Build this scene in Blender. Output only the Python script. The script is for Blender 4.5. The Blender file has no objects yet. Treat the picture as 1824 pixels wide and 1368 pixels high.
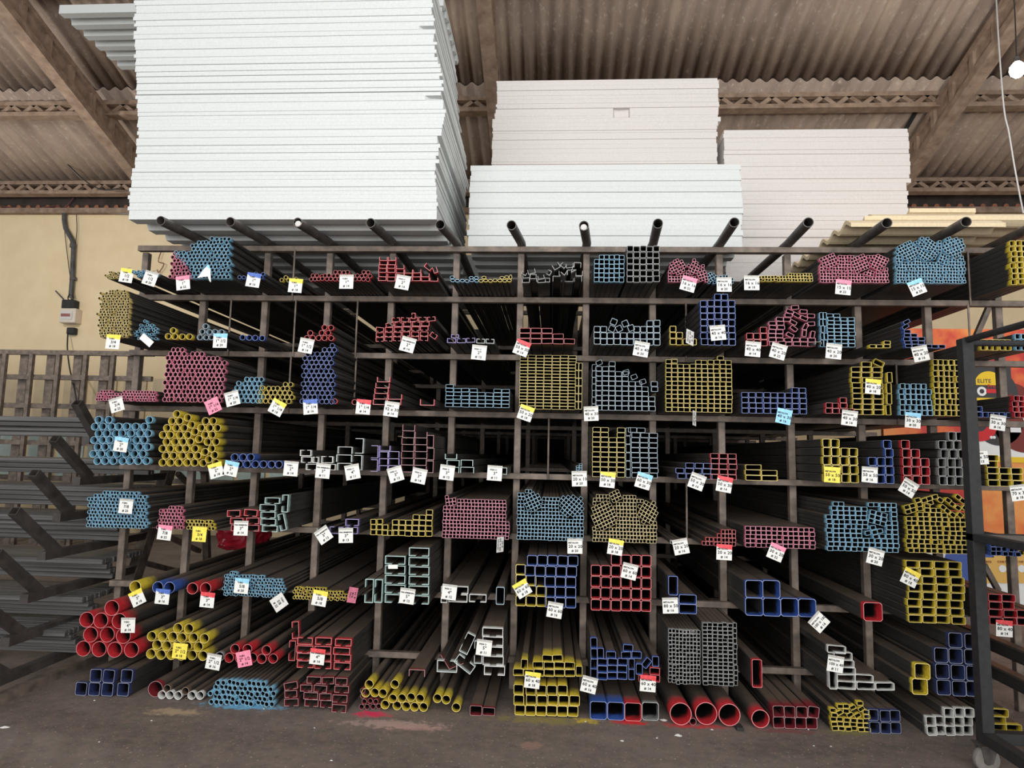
import bpy, bmesh, math, random
from mathutils import Vector, Matrix, Euler
random.seed(7)
S = bpy.context.scene
COL = S.collection

# ------------------------------------------------------------------ camera
F_PX, YAW, PITCH, ROLL = 1160.45, 0.06167, 0.10678, 0.0220
CAM = Vector((2.7637, -4.0978, 1.4275))
_f = Vector((-math.sin(YAW)*math.cos(PITCH), math.cos(YAW)*math.cos(PITCH), math.sin(PITCH)))
_r = Vector((math.cos(YAW), math.sin(YAW), 0))
_u = _r.cross(_f)
RV = math.cos(ROLL)*_r + math.sin(ROLL)*_u
UV = -math.sin(ROLL)*_r + math.cos(ROLL)*_u
cd = bpy.data.cameras.new('camera'); cam = bpy.data.objects.new('camera', cd); COL.objects.link(cam)
cd.sensor_fit = 'HORIZONTAL'; cd.sensor_width = 36.0; cd.lens = 36.0*F_PX/1824.0
cd.clip_start = 0.05; cd.clip_end = 200
cam.matrix_world = Matrix(((RV.x, UV.x, -_f.x, CAM.x), (RV.y, UV.y, -_f.y, CAM.y), (RV.z, UV.z, -_f.z, CAM.z), (0, 0, 0, 1)))
S.camera = cam

# ------------------------------------------------------------------ light and exposure
S.view_settings.view_transform = 'Standard'; S.view_settings.look = 'None'
S.view_settings.gamma = 1.0; S.view_settings.use_curve_mapping = False
S.view_settings.exposure = 0.25
W = bpy.data.worlds.new('world'); S.world = W; W.use_nodes = True
W.node_tree.nodes['Background'].inputs[0].default_value = (0.93, 0.97, 1.0, 1)
W.node_tree.nodes['Background'].inputs[1].default_value = 0.76
def area(name, loc, rot, sx, sy, power, col=(1, 1, 1)):
    l = bpy.data.lights.new(name, 'AREA'); l.shape = 'RECTANGLE'; l.size = sx; l.size_y = sy; l.energy = power; l.color = col
    o = bpy.data.objects.new(name, l); COL.objects.link(o); o.location = loc; o.rotation_euler = rot; return o
area('added_front_fill', (3.0, -6.8, 2.5), (math.radians(88), 0, 0), 10, 3.6, 370, (1.0, 0.985, 0.96))  # area light added behind the camera, for daylight assumed to come from there
area('added_upper_fill', (3.2, -5.2, 6.0), (math.radians(50), 0, 0), 5.0, 0.6, 60, (1.0, 0.98, 0.95))  # area light added out of view, fills in from above

# ------------------------------------------------------------------ pixel -> place
def ray(x, y): return _f_ray(x, y)
def _f_ray(x, y): return _f + RV*((x-912)/F_PX) - UV*((y-684)/F_PX)
def atY(x, y, Y):
    d = ray(x, y); return CAM + d*((Y-CAM.y)/d.y)
def atZ(x, y, z):
    d = ray(x, y); return CAM + d*((z-CAM.z)/d.z)

# ------------------------------------------------------------------ materials
def srgb(r, g, b):
    f = lambda c: (c/255/12.92) if c/255 <= 0.04045 else ((c/255+0.055)/1.055)**2.4
    return (f(r), f(g), f(b), 1)
def newmat(name):
    m = bpy.data.materials.new(name); m.use_nodes = True
    nt = m.node_tree; return m, nt, nt.nodes['Principled BSDF']
def N(nt, t, **kw):
    n = nt.nodes.new(t)
    for k, v in kw.items(): setattr(n, k, v)
    return n
def ramp(nt, src, stops):
    r = N(nt, 'ShaderNodeValToRGB'); cr = r.color_ramp
    while len(cr.elements) < len(stops): cr.elements.new(0.5)
    for e, (p, c) in zip(cr.elements, stops): e.position = p; e.color = c
    nt.links.new(src, r.inputs[0]); return r.outputs[0]
def mixc(nt, fac, a, b):
    m = N(nt, 'ShaderNodeMix', data_type='RGBA')
    for s, v in ((0, fac), (6, a), (7, b)):
        if isinstance(v, (tuple, float, int)): m.inputs[s].default_value = v
        else: nt.links.new(v, m.inputs[s])
    return m.outputs[2]
def mth(nt, op, a, b=None, clamp=False):
    m = N(nt, 'ShaderNodeMath', operation=op, use_clamp=clamp)
    for i, v in enumerate((a, b)):
        if v is None: continue
        if isinstance(v, (float, int)): m.inputs[i].default_value = v
        else: nt.links.new(v, m.inputs[i])
    return m.outputs[0]
def noise(nt, scale, detail=4, coord='Object', stretch=None, rough=0.55):
    tc = N(nt, 'ShaderNodeTexCoord'); src = tc.outputs[coord]
    if stretch:
        mp = N(nt, 'ShaderNodeMapping'); mp.inputs['Scale'].default_value = stretch
        nt.links.new(src, mp.inputs[0]); src = mp.outputs[0]
    n = N(nt, 'ShaderNodeTexNoise'); n.inputs['Scale'].default_value = scale; n.inputs['Detail'].default_value = detail
    n.inputs['Roughness'].default_value = rough
    nt.links.new(src, n.inputs['Vector']); return n.outputs['Fac']
def plain(name, a, b=None, scale=20, rough=0.7, metal=0.0, stretch=None, bump=0.0):
    m, nt, bs = newmat(name)
    if b:
        nz = noise(nt, scale, 5, stretch=stretch)
        nt.links.new(ramp(nt, nz, [(0.3, a), (0.7, b)]), bs.inputs['Base Color'])
        if bump:
            bp = N(nt, 'ShaderNodeBump'); bp.inputs['Strength'].default_value = bump; bp.inputs['Distance'].default_value = 0.003
            nt.links.new(nz, bp.inputs['Height']); nt.links.new(bp.outputs[0], bs.inputs['Normal'])
    else: bs.inputs['Base Color'].default_value = a
    bs.inputs['Roughness'].default_value = rough; bs.inputs['Metallic'].default_value = metal
    return m

PAINTS = {  # colour sprayed on the cut ends
 'yellow': (232, 206, 64), 'light_blue': (134, 192, 220), 'dark_blue': (62, 96, 176), 'red': (208, 52, 60),
 'pink': (228, 126, 152), 'purple': (150, 130, 200), 'pale': (205, 214, 210), 'grey': (150, 152, 150),
 'dark': (70, 70, 70), 'navy': (56, 66, 112), 'tan': (218, 196, 120), 'maroon': (136, 44, 52), 'white': (232, 232, 226),
 'pale_blue': (166, 190, 204), 'mint': (176, 206, 200), 'brown': (112, 88, 72)}
_pm = {}
def rimmat(c):
    if c not in _pm:
        p = srgb(*PAINTS[c]); q = tuple(min(.95, v*.78+.24) for v in p[:3])+(1,)
        _pm[c] = plain(c+'_cut_edge', tuple(v*.8 for v in q[:3])+(1,), q, 55, .4)
    return _pm[c]
def paintmat(c, reach=0.085, inner=False):
    if (c, reach, inner) in _pm: return _pm[(c, reach, inner)]
    m, nt, bs = newmat(c+'_ended_steel')
    tc = N(nt, 'ShaderNodeTexCoord'); sp = N(nt, 'ShaderNodeSeparateXYZ'); nt.links.new(tc.outputs['Object'], sp.inputs[0])
    oi = N(nt, 'ShaderNodeObjectInfo')
    nz = noise(nt, 26, 4)
    k = min(1.0, reach/.085)
    edge = mth(nt, 'ADD', sp.outputs['Y'], mth(nt, 'MULTIPLY', mth(nt, 'SUBTRACT', nz, 0.5), 0.10*k))
    edge = mth(nt, 'SUBTRACT', edge, mth(nt, 'MULTIPLY', oi.outputs['Random'], 0.03*k))
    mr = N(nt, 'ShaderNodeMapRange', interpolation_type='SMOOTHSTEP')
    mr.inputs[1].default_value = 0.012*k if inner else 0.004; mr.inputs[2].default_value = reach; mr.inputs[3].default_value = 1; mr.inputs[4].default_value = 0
    nt.links.new(edge, mr.inputs[0])
    # bare mill steel with lengthwise streaks, dust settled on what faces up
    st = noise(nt, 9, 5, stretch=(14, 0.35, 14))
    steel = ramp(nt, st, [(0.25, (0.020, 0.019, 0.018, 1)), (0.75, (0.060, 0.057, 0.053, 1))])
    ge = N(nt, 'ShaderNodeNewGeometry'); sn = N(nt, 'ShaderNodeSeparateXYZ'); nt.links.new(ge.outputs['Normal'], sn.inputs[0])
    up = N(nt, 'ShaderNodeMapRange'); up.inputs[1].default_value = 0.35; up.inputs[2].default_value = 0.95
    nt.links.new(sn.outputs['Z'], up.inputs[0])
    dn = noise(nt, 7, 5, stretch=(3, 0.6, 3))
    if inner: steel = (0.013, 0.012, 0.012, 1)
    else:
        dust = mth(nt, 'MULTIPLY', up.outputs[0], mth(nt, 'ADD', mth(nt, 'MULTIPLY', dn, 0.7), 0.25, clamp=True))
        steel = mixc(nt, dust, steel, (0.165, 0.118, 0.086, 1))
    pc = srgb(*PAINTS[c])
    wear = ramp(nt, noise(nt, 60, 3), [(0.32, (pc[0]*0.72, pc[1]*0.72, pc[2]*0.72, 1)), (0.6, pc)])
    nt.links.new(mixc(nt, mr.outputs[0], steel, wear), bs.inputs['Base Color'])
    bs.inputs['Roughness'].default_value = 0.47; bs.inputs['Metallic'].default_value = 0.0
    bs.inputs['Specular IOR Level'].default_value = 0.35
    _pm[(c, reach, inner)] = m; return m

M_rack = plain('rusty_brown_steel', (0.095, 0.078, 0.064, 1), (0.26, 0.20, 0.16, 1), 14, 0.6, 0.15)
M_black = plain('black_painted_steel', (0.012, 0.012, 0.013, 1), (0.024, 0.023, 0.023, 1), 30, 0.68)
M_armtube = plain('grey_pipe_steel', (0.055, 0.050, 0.046, 1), (0.13, 0.112, 0.10, 1), 18, 0.5, 0.2)
M_foam = plain('white_foam', (0.59, 0.61, 0.60, 1), (0.66, 0.675, 0.66, 1), 90, 0.9, bump=0.25)
M_foamw = plain('warm_white_foam', (0.635, 0.595, 0.57, 1), (0.70, 0.66, 0.635, 1), 90, 0.9, bump=0.25)
M_cream = plain('cream_foam', (0.66, 0.53, 0.34, 1), (0.76, 0.63, 0.42, 1), 60, 0.85, bump=0.2)
M_wall = plain('cream_plaster', (0.76, 0.60, 0.37, 1), (0.83, 0.67, 0.43, 1), 3, 0.9)
M_conc = plain('dusty_concrete', (0.20, 0.130, 0.090, 1), (0.37, 0.265, 0.19, 1), 9, 0.9, bump=0.4)
M_paper = plain('white_card', (0.76, 0.75, 0.70, 1), (0.84, 0.83, 0.79, 1), 40, 0.6)
M_ink = plain('black_ink', (0.012, 0.012, 0.014, 1), rough=0.7)
M_film = plain('clear_grey_film', (0.42, 0.41, 0.37, 1), (0.52, 0.50, 0.46, 1), 60, 0.35)
_tm = {}
def tapemat(c):
    if c not in _tm:
        p = srgb(*PAINTS[c]); _tm[c] = plain(c+'_spray_on_card', p, (min(1, p[0]*1.25+.06), min(1, p[1]*1.25+.06), min(1, p[2]*1.25+.06), 1), 50, 0.5)
    return _tm[c]

# ------------------------------------------------------------------ object helpers
def tag(o, label=None, cat=None, group=None, kind=None):
    if label: o['label'] = label
    if cat: o['category'] = cat
    if group: o['group'] = group
    if kind: o['kind'] = kind
    return o
def link(name, me, parent=None, mat=None):
    o = bpy.data.objects.new(name, me); COL.objects.link(o)
    if mat is not None and me is not None and not me.materials: me.materials.append(mat)
    if parent is not None: o.parent = parent
    return o
def empty(name, loc=(0, 0, 0), label=None, cat=None, group=None):
    o = bpy.data.objects.new(name, None); COL.objects.link(o); o.location = loc; o.empty_display_size = 0.1
    return tag(o, label, cat, group)
def mesh(name, v, f, mat=None, smooth=False):
    me = bpy.data.meshes.new(name); me.from_pydata([tuple(p) for p in v], [], f); me.update()
    if mat is not None: me.materials.append(mat)
    if smooth:
        for p in me.polygons: p.use_smooth = True
    return me
class MB:
    def __init__(s): s.v = []; s.f = []
    def add(s, v, f):
        b = len(s.v); s.v += [tuple(p) for p in v]; s.f += [tuple(i+b for i in q) for q in f]; return s
    def box(s, lo, hi):
        x0, y0, z0 = lo; x1, y1, z1 = hi
        return s.add([(x0, y0, z0), (x1, y0, z0), (x1, y1, z0), (x0, y1, z0), (x0, y0, z1), (x1, y0, z1), (x1, y1, z1), (x0, y1, z1)],
                     [(0, 3, 2, 1), (4, 5, 6, 7), (0, 1, 5, 4), (1, 2, 6, 5), (2, 3, 7, 6), (3, 0, 4, 7)])
    def bar(s, a, b, w, h, up=(0, 0, 1)):
        a = Vector(a); b = Vector(b); d = (b-a).normalized(); r = d.cross(Vector(up))
        if r.length < 1e-5: r = d.cross(Vector((0, 1, 0)))
        r.normalize(); u = r.cross(d)
        v = [p + r*(w/2*i) + u*(h/2*j) for p in (a, b) for i, j in ((-1, -1), (1, -1), (1, 1), (-1, 1))]
        return s.add(v, [(0, 1, 2, 3), (7, 6, 5, 4), (0, 4, 5, 1), (1, 5, 6, 2), (2, 6, 7, 3), (3, 7, 4, 0)])
    def tube(s, pts, r, n=10, cap=True):
        pts = [Vector(p) for p in pts]; rings = []
        ref = Vector((0, 0, 1))
        for i, p in enumerate(pts):
            d = (pts[min(i+1, len(pts)-1)]-pts[max(i-1, 0)]).normalized()
            a = d.cross(ref)
            if a.length < 0.05: a = d.cross(Vector((1, 0, 0)))
            a.normalize(); b = a.cross(d)
            rings.append([p + a*(r*math.cos(2*math.pi*k/n)) + b*(r*math.sin(2*math.pi*k/n)) for k in range(n)])
        v = [q for g in rings for q in g]; f = []
        for i in range(len(pts)-1):
            for k in range(n):
                f.append((i*n+k, i*n+(k+1) % n, (i+1)*n+(k+1) % n, (i+1)*n+k))
        if cap: f += [tuple(range(n-1, -1, -1)), tuple(range((len(pts)-1)*n, len(pts)*n))]
        return s.add(v, f)
    def lathe(s, prof, n=24, c=(0, 0, 0), axis='Z'):
        v = []; f = []
        for (r, z) in prof:
            for k in range(n):
                a = 2*math.pi*k/n; x, y = r*math.cos(a), r*math.sin(a)
                p = (x, y, z) if axis == 'Z' else ((x, z, y) if axis == 'Y' else (z, x, y))
                v.append((p[0]+c[0], p[1]+c[1], p[2]+c[2]))
        for i in range(len(prof)-1):
            for k in range(n):
                f.append((i*n+k, i*n+(k+1) % n, (i+1)*n+(k+1) % n, (i+1)*n+k))
        return s.add(v, f)
    def prism(s, outline, axis, a, b):
        n = len(outline)
        def P(p, t):
            if axis == 'X': return (t, p[0], p[1])
            if axis == 'Y': return (p[0], t, p[1])
            return (p[0], p[1], t)
        v = [P(p, a) for p in outline]+[P(p, b) for p in outline]
        f = [tuple(range(n-1, -1, -1)), tuple(range(n, 2*n))]+[(i, (i+1) % n, n+(i+1) % n, n+i) for i in range(n)]
        return s.add(v, f)
    def build(s, name, mat, parent=None, smooth=False, bevel=0.0):
        me = mesh(name, s.v, s.f, mat)
        bm = bmesh.new(); bm.from_mesh(me); bmesh.ops.recalc_face_normals(bm, faces=bm.faces)
        if bevel:
            bmesh.ops.bevel(bm, geom=[e for e in bm.edges if len(e.link_faces) == 2 and e.calc_face_angle(0) > 0.6], offset=bevel, segments=1, affect='EDGES')
        bm.to_mesh(me); bm.free()
        if smooth:
            for p in me.polygons: p.use_smooth = True
            try: me.set_sharp_from_angle(angle=math.radians(40))
            except Exception: pass
        return link(name, me, parent)
ONES = 'first second third fourth fifth sixth seventh eighth ninth tenth eleventh twelfth thirteenth fourteenth fifteenth sixteenth seventeenth eighteenth nineteenth'.split()
TENS = {2: ('twentieth', 'twenty'), 3: ('thirtieth', 'thirty'), 4: ('fortieth', 'forty'), 5: ('fiftieth', 'fifty'), 6: ('sixtieth', 'sixty'), 7: ('seventieth', 'seventy')}
def ordw(n):
    if n < 20: return ONES[n-1]
    t, o = divmod(n, 10)
    return TENS[t][0] if o == 0 else TENS[t][1]+'-'+ONES[o-1]

# ------------------------------------------------------------------ the setting
BEAM = [2.7660, 2.4305, 2.0563, 1.6888, 1.3080, 0.9400, 0.5708, 0.2037]      # tops of the rack's cross beams
BAY = 0.425
WALL_Y = 6.40
def floor_material():
    m, nt, bs = newmat('worn_dark_concrete')
    a = noise(nt, 1.3, 8, rough=0.68, stretch=(.6, 1.6, 1)); b = noise(nt, 16, 7, rough=0.72); c = noise(nt, 70, 4)
    base = ramp(nt, a, [(0.3, (0.088, 0.070, 0.060, 1)), (0.52, (0.155, 0.125, 0.108, 1)), (0.72, (0.225, 0.183, 0.157, 1))])
    base = mixc(nt, mth(nt, 'MULTIPLY', ramp(nt, b, [(0.45, (0, 0, 0, 1)), (0.7, (1, 1, 1, 1))]), 0.55), base, (0.25, 0.178, 0.14, 1))
    base = mixc(nt, mth(nt, 'MULTIPLY', ramp(nt, b, [(0.30, (1, 1, 1, 1)), (0.42, (0, 0, 0, 1))]), 0.6), base, (0.050, 0.040, 0.035, 1))
    base = mixc(nt, ramp(nt, c, [(0.63, (0, 0, 0, 1)), (0.69, (1, 1, 1, 1))]), base, (0.42, 0.34, 0.29, 1))
    tc = N(nt, 'ShaderNodeTexCoord'); nz = noise(nt, 22, 6, rough=.7)
    for (px, py, rx, ry, col, k) in STAINS:
        p = atZ(px, py, 0.0)
        mp = N(nt, 'ShaderNodeMapping'); nt.links.new(tc.outputs['Object'], mp.inputs[0])
        mp.inputs['Location'].default_value = (-p.x/rx, -p.y/ry, 0); mp.inputs['Scale'].default_value = (1/rx, 1/ry, 0)
        ln = N(nt, 'ShaderNodeVectorMath', operation='LENGTH'); nt.links.new(mp.outputs[0], ln.inputs[0])
        d = mth(nt, 'ADD', ln.outputs['Value'], mth(nt, 'MULTIPLY', mth(nt, 'SUBTRACT', nz, 0.5), 3.4))
        mr = N(nt, 'ShaderNodeMapRange', interpolation_type='SMOOTHSTEP'); mr.inputs[1].default_value = 0.35; mr.inputs[2].default_value = 1.15
        mr.inputs[3].default_value = k; mr.inputs[4].default_value = 0
        nt.links.new(d, mr.inputs[0]); base = mixc(nt, mr.outputs[0], base, srgb(*col))
    nt.links.new(base, bs.inputs['Base Color'])
    bs.inputs['Roughness'].default_value = 0.72
    bp = N(nt, 'ShaderNodeBump'); bp.inputs['Strength'].default_value = 0.35; bp.inputs['Distance'].default_value = 0.01
    nt.links.new(b, bp.inputs['Height']); nt.links.new(bp.outputs[0], bs.inputs['Normal'])
    return m
STAINS = [(662, 1272, .10, .05, (225, 40, 90), .9), (700, 1290, .30, .06, (205, 175, 165), .55), (735, 1296, .2, .05, (190, 150, 140), .6),
          (440, 1258, .24, .05, (110, 180, 215), .85), (1120, 1286, .10, .045, (215, 30, 40), .95), (1215, 1292, .12, .04, (200, 45, 55), .8),
          (1265, 1294, .10, .04, (200, 45, 55), .7), (975, 1283, .34, .06, (150, 140, 60), .5), (310, 1268, .18, .05, (200, 175, 140), .55), (1045, 1284, .07, .04, (220, 190, 50), .7),
          (1400, 1302, .18, .04, (130, 50, 55), .5), (1512, 1305, .14, .04, (120, 120, 50), .5), (1690, 1262, .2, .05, (120, 95, 80), .4), (945, 1327, .07, .05, (170, 130, 115), .5)]
fl = MB().add([(-14, -9, 0), (20, -9, 0), (20, WALL_Y, 0), (-14, WALL_Y, 0), (-14, -9, -.2), (20, -9, -.2), (20, WALL_Y, -.2), (-14, WALL_Y, -.2)],
              [(0, 1, 2, 3), (4, 7, 6, 5), (0, 4, 5, 1), (1, 5, 6, 2), (2, 6, 7, 3), (3, 7, 4, 0)]).build('floor', floor_material())
tag(fl, 'worn dark concrete floor with paint marks along the rack', 'floor', kind='structure')

SLOPE = math.tan(math.radians(19.4)); RZ0 = 5.74            # underside of the roof at the wall, rising towards the shop front
def roofz(Y): return RZ0 + (WALL_Y-Y)*SLOPE
wb = MB().box((-14, WALL_Y, 0), (20, WALL_Y+.2, 5.40)).build('wall_back', M_wall)
tag(wb, 'cream plastered back wall of the warehouse', 'wall', kind='structure')
tr = MB().box((-14, WALL_Y-.10, 5.40), (20, WALL_Y+.15, 5.49)).build('trim_1', M_conc)
tag(tr, 'brown concrete tie beam along the top of the back wall', 'beam', kind='structure')

M_dk = plain('sooty_board', (0.035, 0.026, 0.022, 1), (0.075, 0.052, 0.042, 1), 6, .9)  # dark brown board filling the strip under the roof
tag(MB().box((-14, WALL_Y+.02, 5.48), (20, WALL_Y+.14, 5.80)).build('trim_2', M_dk), 'dark infill between the wall top and the roof', 'infill', kind='structure')
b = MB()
for i in range(190):  # added orange knobs whose colour stands for light glowing through the gaps
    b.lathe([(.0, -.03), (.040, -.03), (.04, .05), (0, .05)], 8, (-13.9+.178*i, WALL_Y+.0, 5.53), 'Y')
tag(b.build('trim_3', plain('amber', (0.22, 0.085, 0.05, 1), (0.42, 0.17, 0.09, 1), 12, .9)), 'row of terracotta knobs standing in for glowing light gaps atop the back wall', 'light spots', kind='structure')
def roof_material():
    m, nt, bs = newmat('fibre_cement_sheet')
    a = noise(nt, 1.1, 6, stretch=(2.2, .5, 1)); b = noise(nt, 17, 6, stretch=(1, .55, 1), rough=.75); c = noise(nt, 9, 5, stretch=(2.5, .25, 1))
    base = ramp(nt, a, [(0.32, (0.24, 0.178, 0.14, 1)), (0.50, (0.42, 0.325, 0.262, 1)), (0.68, (0.58, 0.45, 0.335, 1))])
    base = mixc(nt, mth(nt, 'MULTIPLY', c, 0.6), base, (0.27, 0.20, 0.16, 1))
    base = mixc(nt, ramp(nt, b, [(0.55, (0, 0, 0, 1)), (0.68, (.75, .75, .75, 1))]), base, (0.62, 0.53, 0.44, 1))
    nt.links.new(base, bs.inputs['Base Color']); bs.inputs['Roughness'].default_value = 0.95
    return m
M_roof = roof_material()
def roof_course(y0, y1, lift, x0=-13.0, x1=20.0):
    P = 0.177; nx = int((x1-x0)/P*8); v = []; f = []
    for t in (0, 1):
        for Y in (y0, y1):
            for i in range(nx+1):
                x = x0+(x1-x0)*i/nx
                v.append((x, Y, roofz(Y)+lift+0.028*math.cos(2*math.pi*x/P)+0.028+t*0.012))
    n = nx+1
    for i in range(nx):
        f.append((i, n+i, n+i+1, i+1)); f.append((2*n+i, 2*n+i+1, 3*n+i+1, 3*n+i))
        f.append((i, i+1, 2*n+i+1, 2*n+i)); f.append((n+i, 3*n+i, 3*n+i+1, n+i+1))
    o = link('ceiling', mesh('ceiling', v, f, M_roof, True))
    return tag(o, 'corrugated fibre cement roof sheeting seen from below', 'roof', kind='structure')
purl = [6.05, 4.52, 2.78, 1.16, -.46, -2.08, -3.7, -5.3, -6.4]
for i in range(len(purl)-1):
    roof_course(purl[i+1]-.16, purl[i]+(.10 if i else .95), .030*(i % 2))

def perforated_purlin(Y):
    top = roofz(Y)-.012; H = .24; T = .08
    b = MB()
    x0, x1 = -12.5, 19.5; step = .34
    b.box((x0, Y-T/2, top-.06), (x1, Y+T/2, top)); b.box((x0, Y-T/2-.035, top-H), (x1, Y+T/2+.035, top-H+.06))
    n = int((x1-x0)/step)
    zt, zb = top-.055, top-H+.055
    for i in range(n):
        xa = x0+i*step
        b.prism([(xa-.045, zb), (xa+.045, zb), (xa+step/2+.045, zt), (xa+step/2-.045, zt)], 'Y', Y-T/2+.008, Y+T/2-.008)
        b.prism([(xa+step-.045, zb), (xa+step+.045, zb), (xa+step/2+.045, zt), (xa+step/2-.045, zt)], 'Y', Y-T/2+.008, Y+T/2-.008)
    o = b.build('purlin', M_conc)
    return tag(o, 'brown concrete purlin pierced with triangular openings', 'beam', 'roof purlins', kind='structure')
for Y in purl[:5]: perforated_purlin(Y)
def rafter(X, nm):
    b = MB(); y0, y1 = WALL_Y+.0, -6.2
    def q(Y, d): return (X, Y, roofz(Y)-d)
    b.bar(q(y0, .54), q(y1, .54), .17, .10); b.bar(q(y0, .22), q(y1, .22), .17, .07); b.bar(q(y0, .38), q(y1, .38), .07, .36)
    Y = y0-.15
    while Y > y1:
        b.bar(q(Y, .24), (X, Y, roofz(Y)-.52), .155, .08, up=(0, 1, 0)); Y -= .42
    o = b.build('rafter_'+nm, M_conc)
    return tag(o, 'sloping concrete rafter with pockets under the roof', 'beam', 'roof rafters', kind='structure')
rafter(-3.75, 'left'); rafter(1.93, 'middle'); rafter(7.90, 'right')

# ------------------------------------------------------------------ the pipe rack
def hollow_pipe(b, pts, r, wall, n=18):
    pts = [Vector(p) for p in pts]; R = []
    for i, p in enumerate(pts):
        d = (pts[min(i+1, len(pts)-1)]-pts[max(i-1, 0)]).normalized()
        a = d.cross(Vector((0, 0, 1))).normalized(); c = a.cross(d)
        for rr in (r, r-wall):
            R.append([p + a*(rr*math.cos(2*math.pi*k/n)) + c*(rr*math.sin(2*math.pi*k/n)) for k in range(n)])
    f = []; m = len(pts)
    for k in range(n):
        k2 = (k+1) % n
        f.append((k, k2, n+k2, n+k)); e = (m-1)*2*n
        f.append((e+k, e+n+k, e+n+k2, e+k2))
        for i in range(m-1):
            o, q = i*2*n, (i+1)*2*n
            f.append((o+k, q+k, q+k2, o+k2)); f.append((o+n+k, o+n+k2, q+n+k2, q+n+k))
    b.add([q for g in R for q in g], f)
RACK_END = 13.32*BAY
rack = empty('pipe_rack', (0, 0, 0), 'tall brown steel rack with open bays holding the colour-ended tubes', 'rack')
FRAMES = [0.0, 1.9, 3.8, 5.35]
pm = MB().box((-.021, .041, 0), (.021, .083, BEAM[0]-.036)).build('post', M_rack, rack, bevel=.003)
for i, Y in enumerate(FRAMES):
    for j in range(14):
        o = pm if i == 0 and j == 0 else link('post', pm.data, rack)
        o.location = (j*BAY, Y, 0)
for i, Y in enumerate(FRAMES):
    for k, z in enumerate(BEAM):
        x0 = -.03; x1 = RACK_END if k else RACK_END-.12
        MB().box((x0, Y, z-.036), (x1, Y+.040, z)).build('beam', M_rack, rack, bevel=.002)
PIPE_R = .0285
ARM = {1: (286, 393), 2: (410, 395), 3: (530, 396), 4: (660, 397), 5: (784, 400), 6: (911, 401), 7: (1040, 402), 8: (1172, 398), 9: (1308, 396), 10: (1440, 396), 11: (1580, 397), 12: (1721, 395), 13: (1863, 392)}
for j, (x, y) in ARM.items():
    p = atY(x, y, -.455); b = MB(); zc = BEAM[0]+PIPE_R
    hollow_pipe(b, [(p.x, -.455, p.z), (j*BAY, .02, zc), (j*BAY-.01, 5.4, zc)], PIPE_R, .004)
    o = b.build('bearer_pipe', M_armtube, rack, smooth=True)
    if j in (3, 7):   # a wad pushed into the open end
        c = MB().lathe([(0, .0), (.012, .001), (.019, .006), (.020, .02)], 12, axis='Y')
        w = c.build('foam_wad', M_foamw, o, smooth=True); w.location = (p.x, -.452, p.z-.006); w['label'] = 'white wad in the pipe end'
MB().box((.6, 5.62, .0), (RACK_END-.1, 5.63, 3.3)).build('added_shade_sheet', plain('bay_shade_dark', (0.012, 0.012, 0.013, 1), (0.022, 0.021, 0.02, 1), 6, .9), rack)['label'] = 'added dark sheet that keeps the bays black'  # unseen sheet added behind the bays so that they read dark
def rod(x, k0, k1, Y=-.006, r=.0055):
    p = atY(x, 690, Y); b = MB().tube([(p.x, Y, BEAM[k0]-.03), (p.x, Y, BEAM[k1]-.002)], r, 8); b.build('divider_rod', M_rack, rack, smooth=True)
def atYx(x, k): return atY(x, 818-(BEAM[k]-CAM.z)*F_PX/4.1, 0).x
for x, k0, k1 in ((521, 0, 1), (522, 1, 2), (633, 1, 2), (513, 2, 3), (630, 2, 3), (976, 3, 4), (1223, 4, 5), (1222, 1, 2), (1727, 0, 1), (1728, 1, 2), (1599, 2, 3), (406, 1, 2)):
    X = atYx(x, k1)
    MB().tube([(X, -.008, BEAM[k0]-.03), (X, -.008, BEAM[k1]-.034)], .006, 8).build('divider_rod', M_rack, rack, smooth=True)
for (xa, ya, xb, yb, Y) in ((1762, 545, 1738, 600, .35), (1752, 1005, 1778, 1052, .35)):
    MB().bar(atY(xa, ya, Y), atY(xb, yb, Y), .03, .03).build('brace', M_rack, rack)

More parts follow.
